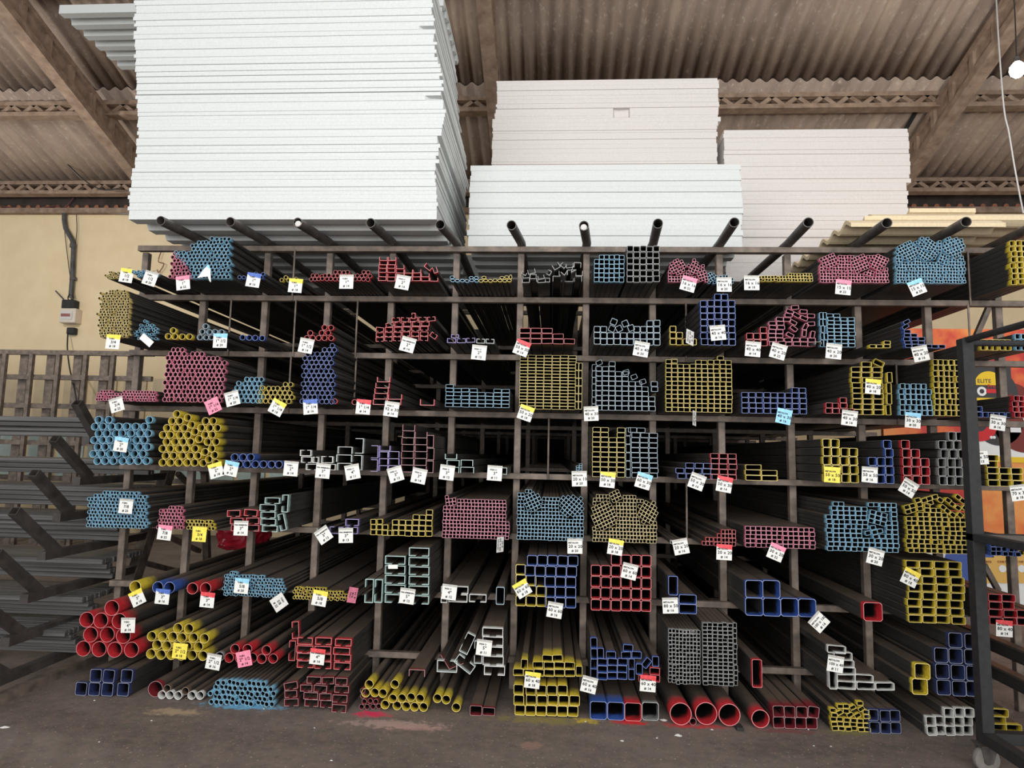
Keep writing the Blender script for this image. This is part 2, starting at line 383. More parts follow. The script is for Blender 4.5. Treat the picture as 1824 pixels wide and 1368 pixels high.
# ------------------------------------------------------------------ steel tubes and channels
L = 5.85
_mc = {}
def tube_mesh(shape, w, h, col, wall=None, reach=.085):
    w = round(w, 4); h = round(h, 4); key = (shape, w, h, col, wall, reach)
    if key in _mc: return _mc[key]
    mat = paintmat(col, reach)
    t = wall*.75 if wall else max(.0013, min(.0027, .030*min(w, h)+.0006))
    if shape in ('round', 'oval', 'rect'):
        def ring(ww, hh):
            if shape != 'rect':
                n = 14 if w < .025 else (20 if w < .05 else 32)
                e = .5 if shape == 'round' else .5
                return [(ww/2*math.cos(2*math.pi*(k+.5)/n), hh/2*math.sin(2*math.pi*(k+.5)/n)) for k in range(n)]
            c = .10*min(ww, hh); X, Z = ww/2, hh/2
            return [(-X+c, -Z), (X-c, -Z), (X, -Z+c), (X, Z-c), (X-c, Z), (-X+c, Z), (-X, Z-c), (-X, -Z+c)]
        A, B = ring(w, h), ring(w-2*t, h-2*t); n = len(A)
        v = [(x, 0, z) for x, z in A]+[(x, 0, z) for x, z in B]+[(x, L, z) for x, z in A]+[(x, L, z) for x, z in B]
        f = []
        for k in range(n):
            q = (k+1) % n
            f += [(k, q, n+q, n+k), (k, 2*n+k, 2*n+q, q), (n+k, n+q, 3*n+q, 3*n+k), (2*n+k, 3*n+k, 3*n+q, 2*n+q)]
        me = mesh(col+'_'+shape+'_tube', v, f, mat, shape != 'rect')
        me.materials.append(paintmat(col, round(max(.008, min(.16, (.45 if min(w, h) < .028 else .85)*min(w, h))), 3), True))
        me.materials.append(rimmat(col))
        for i in range(2, 4*n, 4): me.polygons[i].material_index = 1
        for i in range(0, 4*n, 4): me.polygons[i].material_index = 2
        if shape != 'rect':
            try: me.set_sharp_from_angle(angle=math.radians(40))
            except Exception: pass
    else:
        X, Z, l = w/2-t/2, h/2-t/2, .28*min(w, h)
        pl = [(-X, Z), (-X, -Z), (X, -Z), (X, Z)]
        if shape == 'c': pl = [(-X+.33*w, Z)]+pl+[(X-.33*w, Z)]
        if shape == 'v': pl = [(-X, Z), (0, -Z), (X, Z*.7)]
        n = len(pl); A = []; B = []
        for i in range(n):
            p = Vector(pl[i]); nn = []
            for a, c in ((i-1, i), (i, i+1)):
                if a >= 0 and c < n:
                    d = (Vector(pl[c])-Vector(pl[a])).normalized(); nn.append(Vector((-d.y, d.x)))
            m = nn[0] if len(nn) == 1 else (nn[0]+nn[1])/(1+nn[0].dot(nn[1]))
            A.append(p+m*t/2); B.append(p-m*t/2)
        v = [(p.x, 0, p.y) for p in A]+[(p.x, 0, p.y) for p in B]+[(p.x, L, p.y) for p in A]+[(p.x, L, p.y) for p in B]
        f = []
        for i in range(n-1):
            f += [(i, i+1, n+i+1, n+i), (2*n+i, 3*n+i, 3*n+i+1, 2*n+i+1), (i, 2*n+i, 2*n+i+1, i+1), (n+i, n+i+1, 3*n+i+1, 3*n+i)]
        f += [(0, n, 3*n, 2*n), (n-1, 3*n-1, 4*n-1, 2*n-1)]
        me = mesh(col+'_channel', v, f, mat)
        me.materials.append(rimmat(col))
        for i in range(0, 4*(n-1), 4): me.polygons[i].material_index = 1
        bm = bmesh.new(); bm.from_mesh(me); bmesh.ops.recalc_face_normals(bm, faces=bm.faces); bm.to_mesh(me); bm.free()
    _mc[key] = me
    return me

SHELF = {1: ('top shelf', BEAM[1]), 2: ('second shelf', BEAM[2]), 3: ('third shelf', BEAM[3]), 4: ('fourth shelf', BEAM[4]),
         5: ('fifth shelf', BEAM[5]), 6: ('sixth shelf', BEAM[6]), 7: ('lowest shelf', BEAM[7]), 8: ('floor', 0.0)}
def mouth_plane(shelf, x, yb):
    z = SHELF[shelf][1]
    if shelf == 4: return -.36
    lo, hi = (-.50, -.24) if shelf != 5 else (-.44, -.30)
    return max(lo, min(hi, atZ(x, yb, z).y))
def kindname(shape, col, w, h):
    s = min(w, h) if shape != 'round' else w
    if shape == 'round': k = 'round_tube'; size = 'slim_' if w < .0205 else ('small_' if w < .0262 else ('' if w < .043 else 'wide_'))
    elif shape == 'oval': k = 'oval_tube'; size = ''
    elif shape == 'rect' and abs(w-h) < .16*max(w, h): k = 'square_tube'; size = 'slim_' if w < .0185 else ('small_' if w < .026 else ('' if w < .055 else 'large_'))
    elif shape == 'rect': k = 'rectangular_tube'; size = 'small_' if max(w, h) < .036 else ''
    elif shape == 'u': k = 'steel_channel'; size = ''
    elif shape == 'v': k = 'steel_angle'; size = ''
    else: k = 'lipped_steel_channel'; size = ''
    return col+'_ended_'+size+k
NT = [0]
TUBES = []
BUNDLES = []
def emit(shape, col, shelf, desc, pts, Ye, unit_h, jit=.0045, wall=None, reach=.034):
    """pts: (X, Z, w, h, rot) in metres in the mouth plane."""
    zs = SHELF[shelf][1]
    def low(p):
        a = math.radians(p[4]); 
        return p[1]-((p[3]/2) if shape == 'round' else (abs(math.cos(a))*p[3]+abs(math.sin(a))*p[2])/2)
    dz = zs+.0012-min(low(p) for p in pts)
    top = max(p[1]+dz+(p[1]-low(p)) for p in pts); lim = BEAM[shelf-1]-.038 if shelf > 1 else 99
    if shelf < 8 and top > lim and (lim-zs)/(top-zs) > .92:
        kz = (lim-zs)/(top-zs); b0 = min(low(p) for p in pts)
        pts = [(p[0], b0+(p[1]-b0)*kz, p[2] if shape == 'round' or abs(math.sin(math.radians(p[4]))) < .5 else p[2]*kz, p[3] if shape == 'round' else p[3]*kz, p[4]) for p in pts]; unit_h *= kz
    def hwx(p):
        a = math.radians(p[4]); return p[2]/2 if shape == 'round' else (abs(math.cos(a))*p[2]+abs(math.sin(a))*p[3])/2
    lo = min(p[0]-hwx(p) for p in pts); hi = max(p[0]+hwx(p) for p in pts)      # keep the bundle clear of the rack's posts
    nl, nh = lo, hi
    for j in range(14):
        P = j*BAY
        if P < (lo+hi)/2 and lo-.03 < P+.023 and P-.03 < lo+.07: nl = max(nl, P+.023)
        if P > (lo+hi)/2 and hi+.03 > P-.023 and P+.03 > hi-.07: nh = min(nh, P-.023)
    if nl > lo and nh == hi: nh = hi+min(nl-lo, .012)
    elif nh < hi and nl == lo: nl = lo-min(hi-nh, .012)
    k = min(1.0, (nh-nl)/(hi-lo)); c0, c1 = (lo+hi)/2, (nl+nh)/2
    if k > .86 and (k < 1.0 or abs(c1-c0) > 1e-6): pts = [(c1+(p[0]-c0)*k, p[1], p[2]*(k if abs(math.sin(math.radians(p[4]))) < .35 or k > .97 else 1), p[3], p[4]) for p in pts]
    BUNDLES.append((shelf, min(p[0] for p in pts)-.03, max(p[0] for p in pts)+.03, Ye))
    z0 = min(p[1] for p in pts)
    layers = {}
    for p in pts: layers.setdefault(round((p[1]-z0)/unit_h), []).append(p)
    for li, l in enumerate(sorted(layers)):
        for i, p in enumerate(sorted(layers[l], key=lambda q: q[0])):
            X, Z, w, h, rot = p
            nm = kindname(shape, col, w, h)
            o = link(nm, tube_mesh(shape, w, h, col, wall, reach))
            dy = random.gauss(0, jit)
            if random.random() < .05: dy -= abs(random.gauss(0, jit*1.5))
            o.location = (X, Ye+max(-.03, min(.05, dy)), Z+dz)
            o.rotation_euler = (0, -math.radians(rot), 0)
            nm2 = nm.split('_ended_')
            label = '%s %s, %s from left, layer %s, %s' % (nm2[0].replace('_', '-'), nm2[1].replace('_', ' ').replace('steel ', '').replace('rectangular', 'flat').replace('slim ', '').replace('small ', '').replace('large ', '').replace('wide ', ''), ordw(i+1), ('one two three four five six seven eight nine ten eleven twelve thirteen fourteen fifteen sixteen seventeen eighteen nineteen twenty'.split()+['upper']*60)[li], desc)
            tag(o, label, 'steel channel' if 'channel' in nm else 'steel tube', nm2[0].replace('_', '-')+'-ended steel in the '+desc)
            NT[0] += 1
            TUBES.append((X, max(w*abs(math.cos(math.radians(rot))), h*abs(math.sin(math.radians(rot))))/2, desc, col, shelf))
def G(shape, col, shelf, desc, x0, yb, w, h, heights, rj=1.2, vert=None, shrink=.955, wall=None, jit=.010, flip=0, ox=None):
    """columns of equal cells; heights = how many in each column. vert: rotate the cell on its side by swapping."""
    n = len(heights); xc = x0+w*n/2
    Ye = mouth_plane(shelf, xc, yb); s = (Ye-CAM.y)/F_PX
    a = atY(x0, yb, Ye); W_, H_ = w*s, h*s; zs = SHELF[shelf][1]
    sc = (atY(x0+w*n, yb, Ye).x-a.x)/n
    pts = []
    for i, k in enumerate(heights):
        for r in range(int(k)):
            dx = (ox[r] if ox and r < len(ox) else 0)*sc
            rot = random.gauss(0, rj) + (180 if flip and (r % 2) else 0)
            pts.append((a.x+sc*(i+.5)+dx+random.gauss(0, .010*W_), zs+H_*(r+.5)+random.uniform(0, .012)*H_, sc*shrink, H_*shrink, rot))
    return pts, Ye, H_
def grid(shape, col, shelf, desc, x0, yb, w, h, heights, extra=(), **kw):
    em = {k: kw.pop(k) for k in ('wall', 'jit', 'reach') if k in kw}
    pts, Ye, H_ = G(shape, col, shelf, desc, x0, yb, w, h, heights, **kw)
    s = (Ye-CAM.y)/F_PX
    for e in extra:
        p = atY(e[0], e[1], Ye); pts.append((p.x, p.z, e[2]*s*.955, e[3]*s*.955, e[4] if len(e) > 4 else 0))
    emit(shape, col, shelf, desc, pts, Ye, H_, **em)
def put(shape, col, shelf, desc, items, w=None, h=None, **kw):
    """items: (px, py[, w, h, rot]) mouth centres."""
    it = [(q[0], q[1], q[2] if len(q) > 2 else w, q[3] if len(q) > 3 else h, q[4] if len(q) > 4 else random.gauss(0, 1.5)) for q in items]
    m = max(it, key=lambda q: q[1]+q[3]/2)
    Ye = mouth_plane(shelf, m[0], m[1]+m[3]/2); s = (Ye-CAM.y)/F_PX
    pts = []
    for q in it:
        p = atY(q[0], q[1], Ye); pts.append((p.x, p.z, q[2]*s*.965, q[3]*s*.965, q[4]))
    if shape == 'round':          # nudge neighbours apart so that no two tubes share space
        P = [list(q) for q in pts]
        for _ in range(60):
            for a in range(len(P)):
                for c in range(a):
                    dx, dz = P[a][0]-P[c][0], P[a][1]-P[c][1]; d = math.hypot(dx, dz) or 1e-6; m = (P[a][2]+P[c][2])/2*1.01-d
                    if m > 0:
                        ux, uz = dx/d*m/2, dz/d*m/2
                        P[a][0] += ux; P[a][1] += uz; P[c][0] -= ux; P[c][1] -= uz
        lowest = min(q[1]-q[3]/2 for q in pts)
        for q in P: q[1] = max(q[1], lowest+q[3]/2)
        pts = [tuple(q) for q in P]
    emit(shape, col, shelf, desc, pts, Ye, (h or it[0][3])*s, **kw)
def inside(p, poly):
    c = False; n = len(poly)
    for i in range(n):
        a, b = poly[i], poly[i-1]
        if (a[1] > p[1]) != (b[1] > p[1]) and p[0] < (b[0]-a[0])*(p[1]-a[1])/(b[1]-a[1])+a[0]: c = not c
    return c
def fill(shape, col, shelf, desc, poly, pw, ph=None, patches=(), rj=2.0, shrink=.95, most=400, **kw):
    """pack a mouth outline given in photo pixels; patches (x, y, radius, angle) are places where the rows lie askew."""
    hexa = shape == 'round'; ph = ph or pw
    yb = max(p[1] for p in poly); xb = [p[0] for p in poly if p[1] > yb-4]
    Ye = mouth_plane(shelf, sum(xb)/len(xb), yb); s = (Ye-CAM.y)/F_PX
    wp = [(lambda v: (v.x, v.z))(atY(p[0], p[1], Ye)) for p in poly]
    zb = min(p[1] for p in wp); xl = min(p[0] for p in wp); xr = max(p[0] for p in wp); zt = max(p[1] for p in wp)
    # level the outline's foot on the shelf
    PW, PH = pw*s, ph*s; pts = []
    def clash(x, z, k):
        return any(((x-q[0])/PW)**2+((z-q[1])/PH)**2 < k*k for q in pts)
    for (cx, cy, r, ang) in patches:
        c = atY(cx, cy, Ye); R = r*s; a = math.radians(ang); n = int(R/min(PW, PH))+2
        for i in range(-n, n+1):
            for j in range(-n, n+1):
                x0, z0 = i*PW, j*PH
                if x0*x0+z0*z0 > R*R: continue
                x = c.x+x0*math.cos(a)-z0*math.sin(a); z = c.z+x0*math.sin(a)+z0*math.cos(a)
                if inside((x, z), wp) and z > zb+.8*PH and not clash(x, z, .96): pts.append((x, z, PW*shrink, PH*shrink, ang+random.gauss(0, rj)))
    k0 = len(pts); row = 0; dzr = PH*(.866 if hexa else 1.0); z = zb+PH*.5
    while z < zt:
        x = xl+PW*.5+(PW*.5 if hexa and row % 2 else 0)
        if not hexa: x += random.uniform(0, .25)*PW
        while x < xr+PW*.2:
            if inside((x, max(z, zb+PH*.6)), wp) and not any(((x-q[0])/PW)**2+((z-q[1])/PH)**2 < .86 for q in pts[:k0]):
                m = .02 if not hexa else .015
                pts.append((x+random.gauss(0, m)*PW, z+abs(random.gauss(0, m*.6))*PH, PW*shrink, PH*shrink, random.gauss(0, rj)))
            x += PW
        z += dzr; row += 1
    pts = sorted(pts, key=lambda q: q[1])[:most]
    emit(shape, col, shelf, desc, pts, Ye, dzr, **kw)

# ================================================================== the bundles, shelf by shelf
LB, DB, YE, RE, PI_, PU = 'light_blue', 'dark_blue', 'yellow', 'red', 'pink', 'purple'
# --- top shelf
put('round', 'tan', 1, 'droopy bundle tagged half-inch, top shelf', [(x, y) for x, y in ((182, 490), (187, 494), (189.5, 489), (192, 494.5), (195, 490), (197.5, 495), (200, 490.5), (203, 495), (205.5, 490), (208.5, 494.5), (206, 485.5), (210.5, 487), (191, 485), (196, 485.5))], 5, 5, jit=.010)
put('round', LB, 1, 'loose bundle tagged half-inch, top shelf', [(241, 483), (245, 487), (248, 482), (251, 487), (249, 492), (254, 491), (257, 486), (260, 491), (263, 484), (266, 489), (272, 492), (274, 486.5), (278, 491), (281, 486), (284, 491), (287, 487.5), (290, 492)], 5, 5, jit=.010)
fill('round', PI_, 1, 'bundle tagged 1-inch, top shelf', [(303, 452), (314, 451), (332, 478), (338, 490), (338, 497), (303, 497)], 7.4)
fill('round', LB, 1, 'stepped bundle by foam, top shelf', [(308, 447), (323, 450), (340, 449), (340, 434), (352, 432), (372, 428), (383, 420), (410, 420), (409, 497), (345, 497), (341, 488), (333, 472), (322, 457), (308, 455)], 7.75, reach=.05)
put('round', DB, 1, 'few tubes tagged 1-inch, top shelf', [(423, 493.5), (431, 494), (438.5, 494), (446, 494), (452, 487), (454.5, 494), (465, 488), (462, 494)], 7.2, 7.2)
put('round', YE, 1, 'few tubes tagged 1-inch, top shelf', [(502, 499), (509, 494), (514, 499.5), (521, 500), (527.5, 497), (534, 500)], 7.5, 7.5)
fill('round', RE, 1, 'two-deep row tagged 1-inch, top shelf', [(548, 486), (590, 486), (590, 481), (622, 481), (623, 487), (643, 487), (648, 480), (657, 482), (659, 501), (552, 501)], 7.7)
grid('u', RE, 1, 'stair stack tagged 2-inch, top shelf', 673.5, 501, 15.2, 7.7, [6, 6, 4, 3, 3, 2, 1], extra=((763, 476, 15, 9, -38), (775, 481, 8, 12, 20)), vert=None, wall=.0032)
put('oval', LB, 1, 'flattened row beside yellow ovals, top shelf', [(804, 494), (805, 499.5), (813.5, 500.5), (822, 499.5), (830.5, 500.5), (839, 499.5), (847.5, 500), (838, 494.5), (847, 495)], 8.6, 5.6, wall=.0026)
put('oval', YE, 1, 'flattened row beside blue ovals, top shelf', [(856.5, 500), (865, 499.5), (873.5, 500.5), (882, 500), (890.5, 500), (899, 500), (907, 499.5), (862, 494.5), (894, 494.5), (902.5, 494), (909.5, 493.5, 5.4, 9, 0)], 8.6, 5.6, wall=.0026)
put('u', 'grey', 1, 'jumbled dark channels near centre, top shelf', [(934, 500, 14, 8), (947, 500, 14, 7, 180), (935, 493, 14, 6, 5), (947, 492, 12, 7, 175), (944, 484, 14, 9, 12), (931, 487, 9, 6, -30), (962, 501, 15, 6, 4), (961, 494, 12, 8, 10), (972, 499, 8, 10, 90), (975, 486, 9, 8, 60), (990, 497, 17, 11, 180), (1011, 497, 16, 11, 0), (1027, 497, 14, 11, 180), (1000, 486, 15, 9, 2), (1015, 485, 15, 10, 182), (1029, 486, 13, 10, 0), (988, 474, 13, 11, 32), (1001, 473, 10, 8, -40), (1012, 473, 14, 9, 8), (1026, 473, 13, 10, 178)], 14, 9, wall=.0030)
put('v', 'grey', 1, 'jumbled dark angles near centre, top shelf', [(1021, 462, 10, 12, -35), (1005, 468, 12, 8, 10)], 12, 9, wall=.0030)
grid('rect', LB, 1, 'stack beside grey stack, top shelf', 1057.5, 502.5, 9.0, 8.35, [5, 6, 6, 6, 6, 6])
grid('rect', 'grey', 1, 'tallest square stack, top shelf', 1116.5, 503, 11.7, 11.3, [6, 6, 6, 6, 6], rj=.4)
fill('rect', PI_, 1, 'bundle tagged 16x16, top shelf', [(1190, 470), (1197, 463), (1210, 462), (1224, 466), (1238, 463), (1241, 471), (1254, 476), (1259, 490), (1261, 503), (1190, 503), (1188, 485)], 5.4, patches=[(1205, 476, 14, 28), (1235, 478, 12, -24), (1250, 492, 10, 20)], rj=5)
fill('rect', LB, 1, 'low bundle tagged 16x16, top shelf', [(1264, 488), (1276, 488), (1292, 490), (1303, 495), (1312, 496), (1311, 506), (1266, 506)], 5.2, patches=[(1272, 493, 8, 30)], rj=8)
fill('rect', YE, 1, 'low bundle tagged 16x16, top shelf', [(1330, 494), (1350, 491), (1362, 491), (1400, 490.5), (1413, 486), (1420, 490), (1445, 487), (1449, 493), (1449, 502), (1330, 502)], 5.2, rj=5)
fill('rect', PI_, 1, 'bundle tagged 15x15, top shelf', [(1459, 463), (1475, 452), (1495, 453), (1520, 455), (1545, 455), (1560, 458), (1576, 453), (1583, 460), (1586, 504), (1460, 504)], 5.55, patches=[(1476, 463, 15, 22), (1534, 470, 16, 24), (1568, 468, 14, -28), (1552, 484, 9, -20)], most=285)
fill('rect', LB, 1, 'tall bundle tagged 15x15, top shelf', [(1600, 441), (1615, 431), (1640, 427), (1655, 424), (1690, 430), (1700, 423), (1720, 425), (1728, 436), (1728, 505), (1601, 505)], 5.55, patches=[(1622, 446, 20, 26), (1660, 446, 18, -35), (1708, 440, 18, 22), (1690, 462, 10, -20)], most=298)
grid('rect', YE, 1, 'stack beyond blue 15x15, top shelf', 1803.5, 507, 10.6, 9.9, [8, 8, 8, 8])
# --- second shelf
fill('round', 'tan', 2, 'bundle tagged three-quarter, second shelf', [(178, 523), (190, 519), (202, 517), (222, 516), (231, 530), (229, 560), (227, 601), (178, 602), (172, 588), (175, 560)], 5.9, jit=.007)
put('round', LB, 2, 'loose bundle under blank tag, second shelf', [(241, 591), (241, 597), (247, 603), (249, 594), (250, 579), (248, 585), (254, 589), (261, 573), (258, 583), (264, 579), (270, 579), (263, 588), (268, 584), (274, 588), (278, 586), (257, 595), (264, 596), (272, 596), (278, 592), (268, 602), (276, 603), (255, 602), (262, 603), (245, 590)], 5.6, 5.6, jit=.010)
put('round', YE, 2, 'five tubes, second shelf', [(299.5, 599), (311.8, 599.5), (308, 588.5), (324, 599.5), (336.5, 599.3)], 12, 12)
put('round', 'pale_blue', 2, 'stack tagged inch-and-half, second shelf', [(355, 600.6), (366.3, 600.8), (377, 601), (387.5, 601), (361, 591), (372, 591), (383, 591), (393.5, 591.2), (366, 581)], 10.6, 10.6)
put('round', DB, 2, 'row of four, second shelf', [(432, 601), (443.5, 601.3), (454.5, 601.8), (465.5, 601.7)], 10.8, 10.8)
put('round', RE, 2, 'stack tagged inch-and-half, second shelf', [(546.2, 602), (556.8, 602), (567.4, 602), (578, 602), (588.6, 601.5), (551.8, 592.8), (572.8, 592.8), (583.4, 592.3), (578.2, 583.3), (588.6, 583)], 10.5, 10.5)
put('c', RE, 2, 'jumbled stack tagged 2-inch, second shelf', [(676+15.8*i, 604.5-.3*i, 15, 8.2, 180+random.gauss(0, 2)) for i in range(6)]+[(676+15.8*i, 596-.3*i, 15, 8.2, 180+random.gauss(0, 3)) for i in range(6)]+[(677+15.8*i, 587.5-.4*i, 15, 8.2, 180+random.gauss(0, 3)) for i in range(6)]+[(694+15.8*i, 579-.5*i, 15, 8.2, random.gauss(0, 4)) for i in range(5)]+[(705+15.8*i, 570-.4*i, 15, 8, random.gauss(4, 5)) for i in range(5)]+[(772, 598, 13, 9, -35), (737, 563.5, 11, 7, 90)], 15, 8.4, wall=.0026)
put('c', PU, 2, 'row tagged 2-inch, second shelf', [(804.3, 607.2), (821.3, 606.8), (838.5, 606.5), (810.5, 599.2, 14, 6, 0)], 16.4, 8.2, wall=.0026)
put('c', 'pale', 2, 'end of purple row, second shelf', [(856, 607.6), (872.5, 607.8)], 15.6, 8.2, wall=.0026)
grid('rect', RE, 2, 'low stack tagged 50x30, second shelf', 923.5, 612.8, 19.8, 9.6, [3, 3, 3, 2, 1])
grid('rect', 'pale_blue', 2, 'stack tagged 40x40, second shelf', 1053.5, 614.8, 11.9, 11.5, [3, 3, 2, 2, 2, 2, 3, 3, 4, 4], extra=((1089, 574, 11.5, 11.5, -22), (1086, 585.5, 11.5, 11.5, -25), (1099, 585, 11.5, 11.5, 28), (1110, 576, 11.5, 11.5, 24), (1120.5, 584, 11.5, 11.5, 22)))
grid('rect', YE, 2, 'five tubes tagged 40x40, second shelf', 1187.5, 614.6, 12.6, 11.6, [3, 2])
grid('rect', YE, 2, 'pair behind side-on tag, second shelf', 1216.8, 614.8, 12.2, 11.6, [1, 1])
grid('rect', DB, 2, 'tall stack tagged 40x40, second shelf', 1248, 615.4, 12.6, 11.65, [7, 7, 8, 8, 7], rj=.5)
grid('rect', RE, 2, 'five tubes tagged 40x40, second shelf', 1324.5, 616.6, 13.2, 11.6, [2, 2, 3])
fill('rect', PI_, 2, 'jumbled bundle tagged 40x20, second shelf', [(1367, 576), (1395, 563), (1414, 547), (1437, 551), (1448, 558), (1450, 617), (1369, 617)], 13.4, 7.3, patches=[(1420, 562, 15, -26), (1428, 580, 12, 62), (1411, 592, 10, -32), (1440, 596, 9, 80)], rj=3)
grid('rect', LB, 2, 'stack tagged 40x20, second shelf', 1474.5, 618.6, 12.4, 6.65, [9, 9, 8, 8])
grid('rect', LB, 2, 'upright cells tagged 40x20, second shelf', 1461.2, 618.2, 6.5, 12.4, [5, 5])
put('u', 'grey', 2, 'hooked strip over light-blue stack, second shelf', [(1462, 560, 12, 5, 180)], 12, 5)
grid('rect', YE, 2, 'four tubes beside dark-blue stair, second shelf', 1549.5, 620.2, 12.2, 6.3, [1, 1, 2])
grid('rect', DB, 2, 'stair stack tagged 40x20, second shelf', 1604.5, 620.4, 12.7, 6.4, [5, 4, 3, 1, 1, 1], extra=((1606.5, 582, 12, 6.5, 33), (1607.5, 574, 12, 6.5, 30)))
grid('rect', YE, 2, 'two-deep row beyond cart, second shelf', 1748, 624.4, 11.0, 9.8, [2, 2, 2, 2, 2])
grid('rect', LB, 2, 'stack beyond cart, second shelf', 1809.5, 624.6, 11.4, 9.8, [3, 3, 3])
# --- third shelf
fill('round', PI_, 3, 'low bundle of thin tubes, third shelf', [(164, 699), (178, 697.5), (214, 700), (219, 695), (272, 695.5), (273, 715), (163, 715)], 5.75, rj=2)
fill('round', PI_, 3, 'tall bundle tagged inch-and-quarter, third shelf', [(291, 640), (293, 626), (305, 619), (318, 616), (328, 626), (338, 631), (343, 621), (358, 624), (372, 637), (382, 634), (398, 636), (405, 648), (402, 717), (288, 717)], 9.3, rj=2)
fill('round', LB, 3, 'stack tagged inch-and-quarter, third shelf', [(409, 694), (416, 683), (425, 677), (440, 672), (450, 669), (463, 669), (463, 718.5), (411, 718.5)], 9.2)
fill('round', YE, 3, 'stack tagged inch-and-quarter, third shelf', [(464, 719.5), (464, 704), (475, 690), (500, 688), (512, 680), (525, 681), (525, 719.5)], 9.1)
fill('round', DB, 3, 'tall bundle tagged inch-and-quarter, third shelf', [(538, 640), (546, 630), (560, 631), (579, 621), (586, 616), (597, 616), (594, 650), (593, 720), (537, 720)], 9.2)
put('round', RE, 3, 'few tubes tagged inch-and-quarter, third shelf', [(596.5, 715.2), (632, 716.5), (643, 716.8)], 10.2, 10.2)
grid('u', RE, 3, 'stack tagged 92x30, third shelf', 664, 721.8, 25.6, 10.2, [4, 2], ox=[0, .02, .05, .1], wall=.0036, extra=((683, 676, 25, 10, 0),))
grid('u', RE, 3, 'single channel, third shelf', 747.5, 722.4, 26.5, 12, [1], wall=.0036, rj=.3)
grid('rect', LB, 3, 'flat stack, third shelf', 792.3, 726, 14.3, 6.75, [6, 5, 5, 5, 4, 4, 5, 5])
grid('rect', YE, 3, 'tall flat stack tagged 50x20, third shelf', 921.6, 729.4, 14.5, 5.75, [17]*7, rj=.5)
grid('rect', YE, 3, 'upright cells beside 50x20, third shelf', 1023.8, 729.4, 6.4, 14.0, [6, 6], rj=.5)
grid('rect', 'pale_blue', 3, 'stepped stack tagged 40x30, third shelf', 1061.5, 732.2, 11.9, 8.75, [9, 9, 10, 8, 8, 6, 6, 5, 3], rj=1.2, extra=((1068.5, 646.5, 11.5, 8.5, 24), (1116.5, 663.5, 11.5, 8.5, 18), (1130.5, 672, 11, 8.5, 22), (1146, 680.5, 11.5, 8.5, 18), (1166.5, 684.5, 12, 9, 0), (1167, 694, 12, 9, 0)))
grid('rect', 'pale_blue', 3, 'upright cells beside 40x30, third shelf', 1052.2, 731.8, 8.8, 11.9, [7])
grid('rect', YE, 3, 'largest stack tagged 40x30, third shelf', 1185.5, 734.6, 11.5, 8.2, [12, 12, 11, 11, 11, 12, 12, 12, 12, 12, 12], rj=.5, extra=((1289, 632.5, 12, 8, 0), (1202, 637, 12, 8, 0)))
grid('rect', DB, 3, 'wide stack tagged 40x30, third shelf', 1324, 737.4, 12.9, 9.3, [4, 4, 4, 4, 4, 4, 4, 5, 5], rj=.5)
grid('rect', RE, 3, 'few tubes tagged 40x30, third shelf', 1470.5, 737.2, 13.0, 9.4, [2, 2, 3, 1])
grid('rect', YE, 3, 'stack tagged 40x20, third shelf', 1523, 739.4, 18.9, 9.3, [9, 10, 9], rj=.8, extra=((1571, 646.5, 19, 10, -26),))
grid('rect', YE, 3, 'upright cells beside 40x20, third shelf', 1580.8, 739.6, 9.2, 18.6, [4])
grid('rect', LB, 3, 'stack tagged 30x30, third shelf', 1604.2, 740.6, 9.6, 9.2, [6, 6, 6, 6, 6, 5])
grid('rect', YE, 3, 'tall stack tagged 30x30, third shelf', 1666, 741.6, 9.7, 9.8, [10, 10, 10, 10, 10], rj=1.8)
grid('rect', DB, 3, 'low row beyond cart, third shelf', 1740, 744.2, 10.4, 9.3, [2, 1, 1, 1, 1, 1])
grid('rect', RE, 3, 'stack beyond cart, third shelf', 1805.5, 744.4, 10.6, 9.4, [4, 4, 4])
# --- fourth shelf
def q4(rows, dx=0): return [(x/3.8, 680+y/3.8) for y, xs in rows for x in xs]
put('round', LB, 4, 'stack tagged 2-inch, fourth shelf', q4([(530, (650, 705, 760, 822, 875, 930, 984)), (482, (624, 680, 735, 790, 848, 902, 957)), (435, (652, 706, 762, 822, 880, 936, 991)), (388, (630, 686, 742, 798, 852, 910, 965)), (343, (655, 715, 772, 824, 880, 940, 994)), (297, (637, 695, 748, 802, 857, 912, 969)), (251, (661, 727, 1000))]), 14.2, 14.2)
put('round', YE, 4, 'stack tagged 2-inch, fourth shelf', q4([(535, (1096, 1150, 1205, 1259, 1313, 1370, 1456)), (489, (1120, 1174, 1228, 1282, 1336, 1450)), (514, (1408,)), (441, (1097, 1151, 1206, 1260, 1314, 1426)), (463, (1380,)), (394, (1123, 1177, 1232, 1286, 1400, 1455)), (376, (1340,)), (348, (1100, 1154, 1209, 1263, 1384, 1438)), (325, (1315,)), (301, (1130, 1185, 1240, 1356, 1411, 1466)), (279, (1290,)), (254, (1158, 1212, 1385, 1440)), (231, (1264,)), (206, (1190,))]), 14.2, 14.2, reach=.10)
put('round', DB, 4, 'two-deep row tagged 2-inch, fourth shelf', [(409, 824), (423.4, 824), (437.7, 824.2), (452, 824.2), (466.3, 824.3), (480.8, 824.5), (495.3, 824.5), (416.2, 811.7), (430.6, 811.8), (445, 811.8)], 14.2, 14.2, reach=.10)
put('round', 'maroon', 4, 'lone tube under tag, fourth shelf', [(512, 825)], 13.6, 13.6)
put('c', 'white', 4, 'scattered stack tagged 3-inch, fourth shelf', [(544, 803, 21, 11), (546.5, 815, 20, 11, 180), (563, 815.5, 11, 11), (583, 815, 21.5, 12.3), (556.5, 828, 25, 11, 180), (585.5, 828, 25, 11.2)], 21, 11, wall=.0036)
